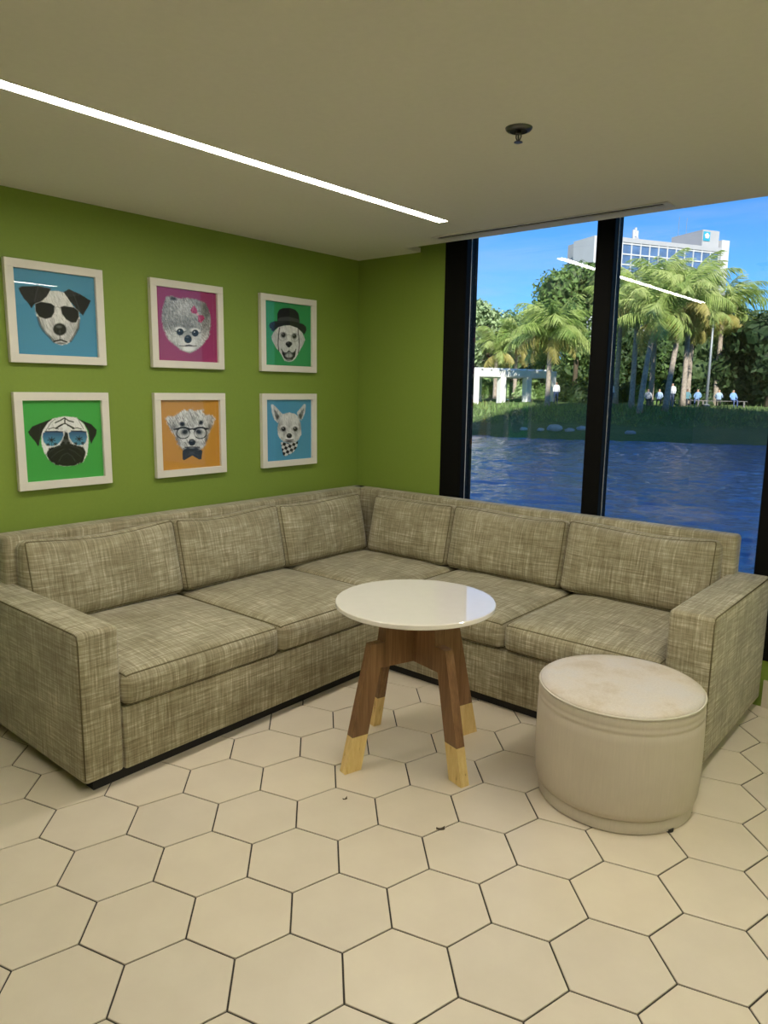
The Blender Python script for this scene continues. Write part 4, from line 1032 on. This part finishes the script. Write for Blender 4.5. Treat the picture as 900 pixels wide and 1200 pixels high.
def person_mat(name, shirt, pants, hair):
    k = NT(name); c = k.n('ShaderNodeTexCoord'); s = k.n('ShaderNodeSeparateXYZ'); k.l(c.outputs['Object'], s.inputs[0])
    z = k.math('MULTIPLY', s.outputs['Z'], 0.5); v = k.noise(c.outputs['Object'], 14, 3)
    r = k.n('ShaderNodeValToRGB'); r.color_ramp.interpolation = 'CONSTANT'; k.l(z, r.inputs[0]); return k, r, v
def person(px, s, label, shirt, pants, skin, hair, seated, turn, seed):
    p = ext(px, s); rr = random.Random(seed)
    # joints: pelvis, spine, neck, head, arms, legs
    if seated:
        J = [(0,0,.50),(0,.03,.74),(0,.05,.96),(0,.04,1.05),(0,.02,1.14),(0,.02,1.24), (.17,.04,.93),(.24,-.04,.70),(.16,-.26,.60),(-.17,.04,.93),(-.24,-.04,.70),(-.16,-.26,.60), (.10,-.02,.48),(.12,-.42,.48),(.12,-.44,.08),(.12,-.58,.03),(-.10,-.02,.48),(-.12,-.42,.48),(-.12,-.44,.08),(-.12,-.58,.03)]
        cut = .52
    else:
        J = [(0,0,.93),(0,.01,1.15),(0,.02,1.40),(0,.01,1.49),(0,-.01,1.58),(0,-.01,1.68), (.18,.02,1.37),(.24,.03,1.10),(.22,-.08,.88),(-.18,.02,1.37),(-.24,.03,1.10),(-.22,-.08,.88), (.10,0,.90),(.11,-.02,.48),(.11,.02,.08),(.11,-.12,.03),(-.10,0,.90),(-.11,.03,.48),(-.11,.06,.08),(-.11,-.08,.03)]
        cut = .94
    Rr = [.15,.15,.13,.055,.085,.075, .065,.050,.034,.065,.050,.034, .088,.062,.042,.035,.088,.062,.042,.035]
    E_ = [(0,1),(1,2),(2,3),(3,4),(4,5),(2,6),(6,7),(7,8),(2,9),(9,10),(10,11),(0,12),(12,13),(13,14),(14,15),(0,16),(16,17),(17,18),(18,19)]
    me = bpy.data.meshes.new('person'); me.from_pydata(J, E_, []); me.update()
    o = bpy.data.objects.new('person', me); COL.objects.link(o); o.location = p; o.rotation_euler = (0, 0, AZ - PI/2 + turn)
    bm = bmesh.new(); bm.from_mesh(me); lay = bm.verts.layers.skin.verify(); bm.verts.ensure_lookup_table()
    for i, v_ in enumerate(bm.verts): v_[lay].radius = (Rr[i]*(1.15 if i < 3 else 1), Rr[i]); v_[lay].use_root = (i == 0)
    bm.to_mesh(me); bm.free()
    o.modifiers.new('skin', 'SKIN').use_smooth_shade = True; sb = o.modifiers.new('sub', 'SUBSURF'); sb.levels = 1; sb.render_levels = 1
    k = NT('person_clothes'); c = k.n('ShaderNodeTexCoord'); sx = k.n('ShaderNodeSeparateXYZ'); k.l(c.outputs['Object'], sx.inputs[0])
    r = k.n('ShaderNodeValToRGB'); r.color_ramp.interpolation = 'CONSTANT'; k.l(k.math('MULTIPLY', sx.outputs['Z'], 0.5), r.inputs[0])
    neck, crown = J[3][2] - .03, J[4][2] + .05
    el = r.color_ramp.elements; el[0].position = 0; el[0].color = (*pants, 1); el[1].position = cut/2; el[1].color = (*shirt, 1)
    for z_, c_ in ((neck, skin), (crown, hair)): e2 = el.new(z_/2); e2.color = (*c_, 1)
    k.base(r.outputs[0]); k.set(Roughness=.85); me.materials.append(k.m)
    tag(o, label, 'person', 'people on the far bank')
W_, LB, NV, DK, SK, SK2 = (.75, .75, .76), (.36, .48, .62), (.06, .09, .20), (.05, .05, .06), (.45, .28, .19), (.22, .12, .075)
person(716, 56.4, 'person in a white shirt standing beside the mullion', W_, NV, SK, DK, False, .5, 1)
person(760, 56.7, 'person in a pale shirt seated left on the bench of the mullion palms', (.5, .52, .54), DK, SK, DK, True, .1, 2)
person(773, 56.7, 'person in a grey-blue shirt seated right on the bench of the mullion palms', LB, DK, SK, (.25, .2, .12), True, -.1, 3)
person(788, 56.0, 'person in a white shirt standing by the middle palm trunk', W_, (.2, .22, .3), SK, DK, False, -.6, 4)
person(806, 58.3, 'person in a teal shirt seated left of the lamp post', (.10, .22, .26), DK, SK2, DK, True, .2, 5)
person(818, 58.3, 'person in a blue shirt seated just left of the lamp post', (.20, .34, .55), NV, SK, DK, True, -.2, 6)
person(843, 57.5, 'person in a pale blue shirt seated right of the lamp post', LB, DK, SK, (.12, .08, .05), True, 3.0, 7)
person(860, 57.5, 'person in a bright blue shirt seated at the right end of the bench', (.20, .36, .70), NV, SK, DK, True, .3, 8)
person(652, 56.5, 'person in a white shirt standing under the trees left of the mullion', W_, NV, SK2, DK, False, .4, 9)

# tall building
def flat(px, dist, py=458):
    d = ray(px, py); h_ = Vector((d.x, d.y, 0)).normalized(); q = Vector((CAM.x, CAM.y, 0)) + h_*dist; q.z = ground_z(300); return q
q0, q1 = flat(716, 258), flat(829, 286)
eb = (q1 - q0); eb.z = 0; BW = eb.length; eb.normalize()
bl = thing('office_tower', 'tall pale office building with rows of blue windows behind the palms', 'building', q0, math.atan2(eb.y, eb.x))
nb = Vector((-eb.y, eb.x, 0)); sg = 1 if nb.dot(DC) > 0 else -1
BH = height_at(727, 281.5, flat(727, 260.5)) - q0.z
def bpart(nm, x0, x1, y0, y1, z0, z1, m, parent=None): return obj(nm, bx(x0, x1, min(y0*sg, y1*sg), max(y0*sg, y1*sg), z0, z1), m, parent or bl)
bpart('main_block', 0, BW, 0, 22, -1, BH, M['facade'])
NC, NR, cw, rh = 11, 8, (BW - 1.2)/11, 3.25
for c_ in range(NC):
    for r_ in range(NR):
        x0 = .6 + c_*cw; z1 = BH - 1.5 - r_*rh
        bpart('pane', x0 + .15, x0 + cw - .15, -0.12, 0.05, z1 - rh + .2, z1 - .1, M['bglass'])
for c_ in range(NC + 1): bpart('pier', .6 + c_*cw - .17, .6 + c_*cw + .17, -.42, 0.02, BH - 1.6 - NR*rh, BH - 1.0, M['facade_white_lit'])
for r_ in range(NR + 1): bpart('spandrel', 0.3, BW - .3, -.36, 0.02, BH - 1.62 - r_*rh, BH - 1.22 - r_*rh, M['facade_white_lit'])
bpart('parapet', 0, BW, -.5, .5, BH - 1.0, BH + .4, M['facade'])
def alongx(px):                                     # facade coordinate seen at column px
    d = ray(px, 458); dx, dy = d.x, d.y; ox, oy = CAM.x - q0.x, CAM.y - q0.y
    den = dx*(-eb.y) + dy*eb.x; t_ = -((-eb.y)*ox + eb.x*oy)/den; return (ox + dx*t_)*eb.x + (oy + dy*t_)*eb.y
ph_x0 = alongx(809); zt = height_at(808, 270, flat(808, 281)) - q0.z
pn = bpart('penthouse', ph_x0, BW - .4, 0.3, 15, BH, zt, M['facade'])
bpart('end_wall', BW, BW + 3.4, -.8, 23, -1, height_at(838, 284, flat(838, 289)) - q0.z, M['facade_white_lit'])
# sign plate with a white petal mark
sgp = bpart('sign_plate', ph_x0 + .3, ph_x0 + 3.2, 0.12, 0.3, zt - 3.6, zt - .6, M['sign_teal'])
bm = bmesh.new(); cx, cz = ph_x0 + 1.75, zt - 2.0
for i in range(5):
    a = PI/2 + i*2*PI/5
    prism(bm, [(cx + .52*math.cos(a) + .44*math.cos(b), cz + .52*math.sin(a) + .44*math.sin(b)) for b in np.linspace(0, 2*PI, 9)[:-1]], (1, 0, 0), (0, 0, 1), (0, sg, 0), (0, 0, 0), -.06, .12)
prism(bm, [(cx + .45*math.cos(b), cz + .45*math.sin(b)) for b in np.linspace(0, 2*PI, 9)[:-1]], (1, 0, 0), (0, 0, 1), (0, sg, 0), (0, 0, 0), -.06, .12)
obj('sign_mark', bm, M['sign_white'], sgp)
# stair tower at the left end, with a glazed slot behind it
tx = alongx(690); tx1 = alongx(684); zt2 = height_at(684, 276, flat(684, 250)) - q0.z
bpart('stair_tower', tx1, tx, -1, 10, -1, zt2, M['facade_white_lit'])
bpart('glazed_link', tx, alongx(694), 1.5, 9, -1, zt2 - 1.2, M['bglass'])
for i in range(7): bpart('link_band', tx, alongx(694), 1.2, 1.6, zt2 - 3 - i*3.2, zt2 - 2.6 - i*3.2, M['facade_white_lit'])
bpart('left_wing', alongx(694), 0.0, 0.5, 18, -1, BH + .3, M['facade'])
ax = alongx(740)
for i, dx in enumerate((-1.2, -.2, .8)): bpart('antenna_panel', ax + dx, ax + dx + .6, 3 + i*.3, 3.5 + i*.3, BH + 1.0 + (i == 1)*1.0, BH + 4.0 + (i == 1)*.8, M['facade_white_lit'])
bpart('antenna_mount', ax - 1.2, ax + 1.4, 3.3, 3.6, BH, BH + 1.8, M['facade'])
for px in (797, 806):
    x = alongx(px) + 2; obj('mast', tube(bmesh.new(), [(x, sg*9, zt - 1), (x, sg*9, zt + 5.5)], .08, 5), M['pole'], bl)

# bits of litter on the tiles
M['litter'] = plain('dry_brown_litter', (0.10, 0.075, 0.045), 0.9, var=0.3)
for (px, py, ln, wd, a, lb) in ((516, 972, .030, .012, .6, 'curled brown leaf scrap lying on a tile joint'), (404, 937, .016, .005, .9, 'tiny dark crumb lying on a tile before the table')):
    d = ray(px, py); t_ = -CAM.z/d.z; p = CAM + d*t_
    bm = bmesh.new(); n_ = 7; U = [bm.verts.new((ln*(i/n_ - .5), wd*.5*math.sin(PI*(i + .4)/(n_ + .8)), .002 + .006*(i/n_ - .4)**2*6)) for i in range(n_ + 1)]
    D_ = [bm.verts.new((v_.co.x + .002*math.sin(3*i), -v_.co.y, .001 + .0012*(i % 2))) for i, v_ in enumerate(U)]
    for i in range(n_): bm.faces.new((U[i], U[i+1], D_[i+1], D_[i]))
    ex = bmesh.ops.extrude_face_region(bm, geom=bm.faces[:]); bmesh.ops.translate(bm, vec=(0, 0, -.001), verts=[g_ for g_ in ex['geom'] if isinstance(g_, bmesh.types.BMVert)])
    o = obj('leaf_scrap', bm, M['litter']); o.location = (p.x, p.y, 0.0005); o.rotation_euler = (0, 0, a); tag(o, lb, 'litter')
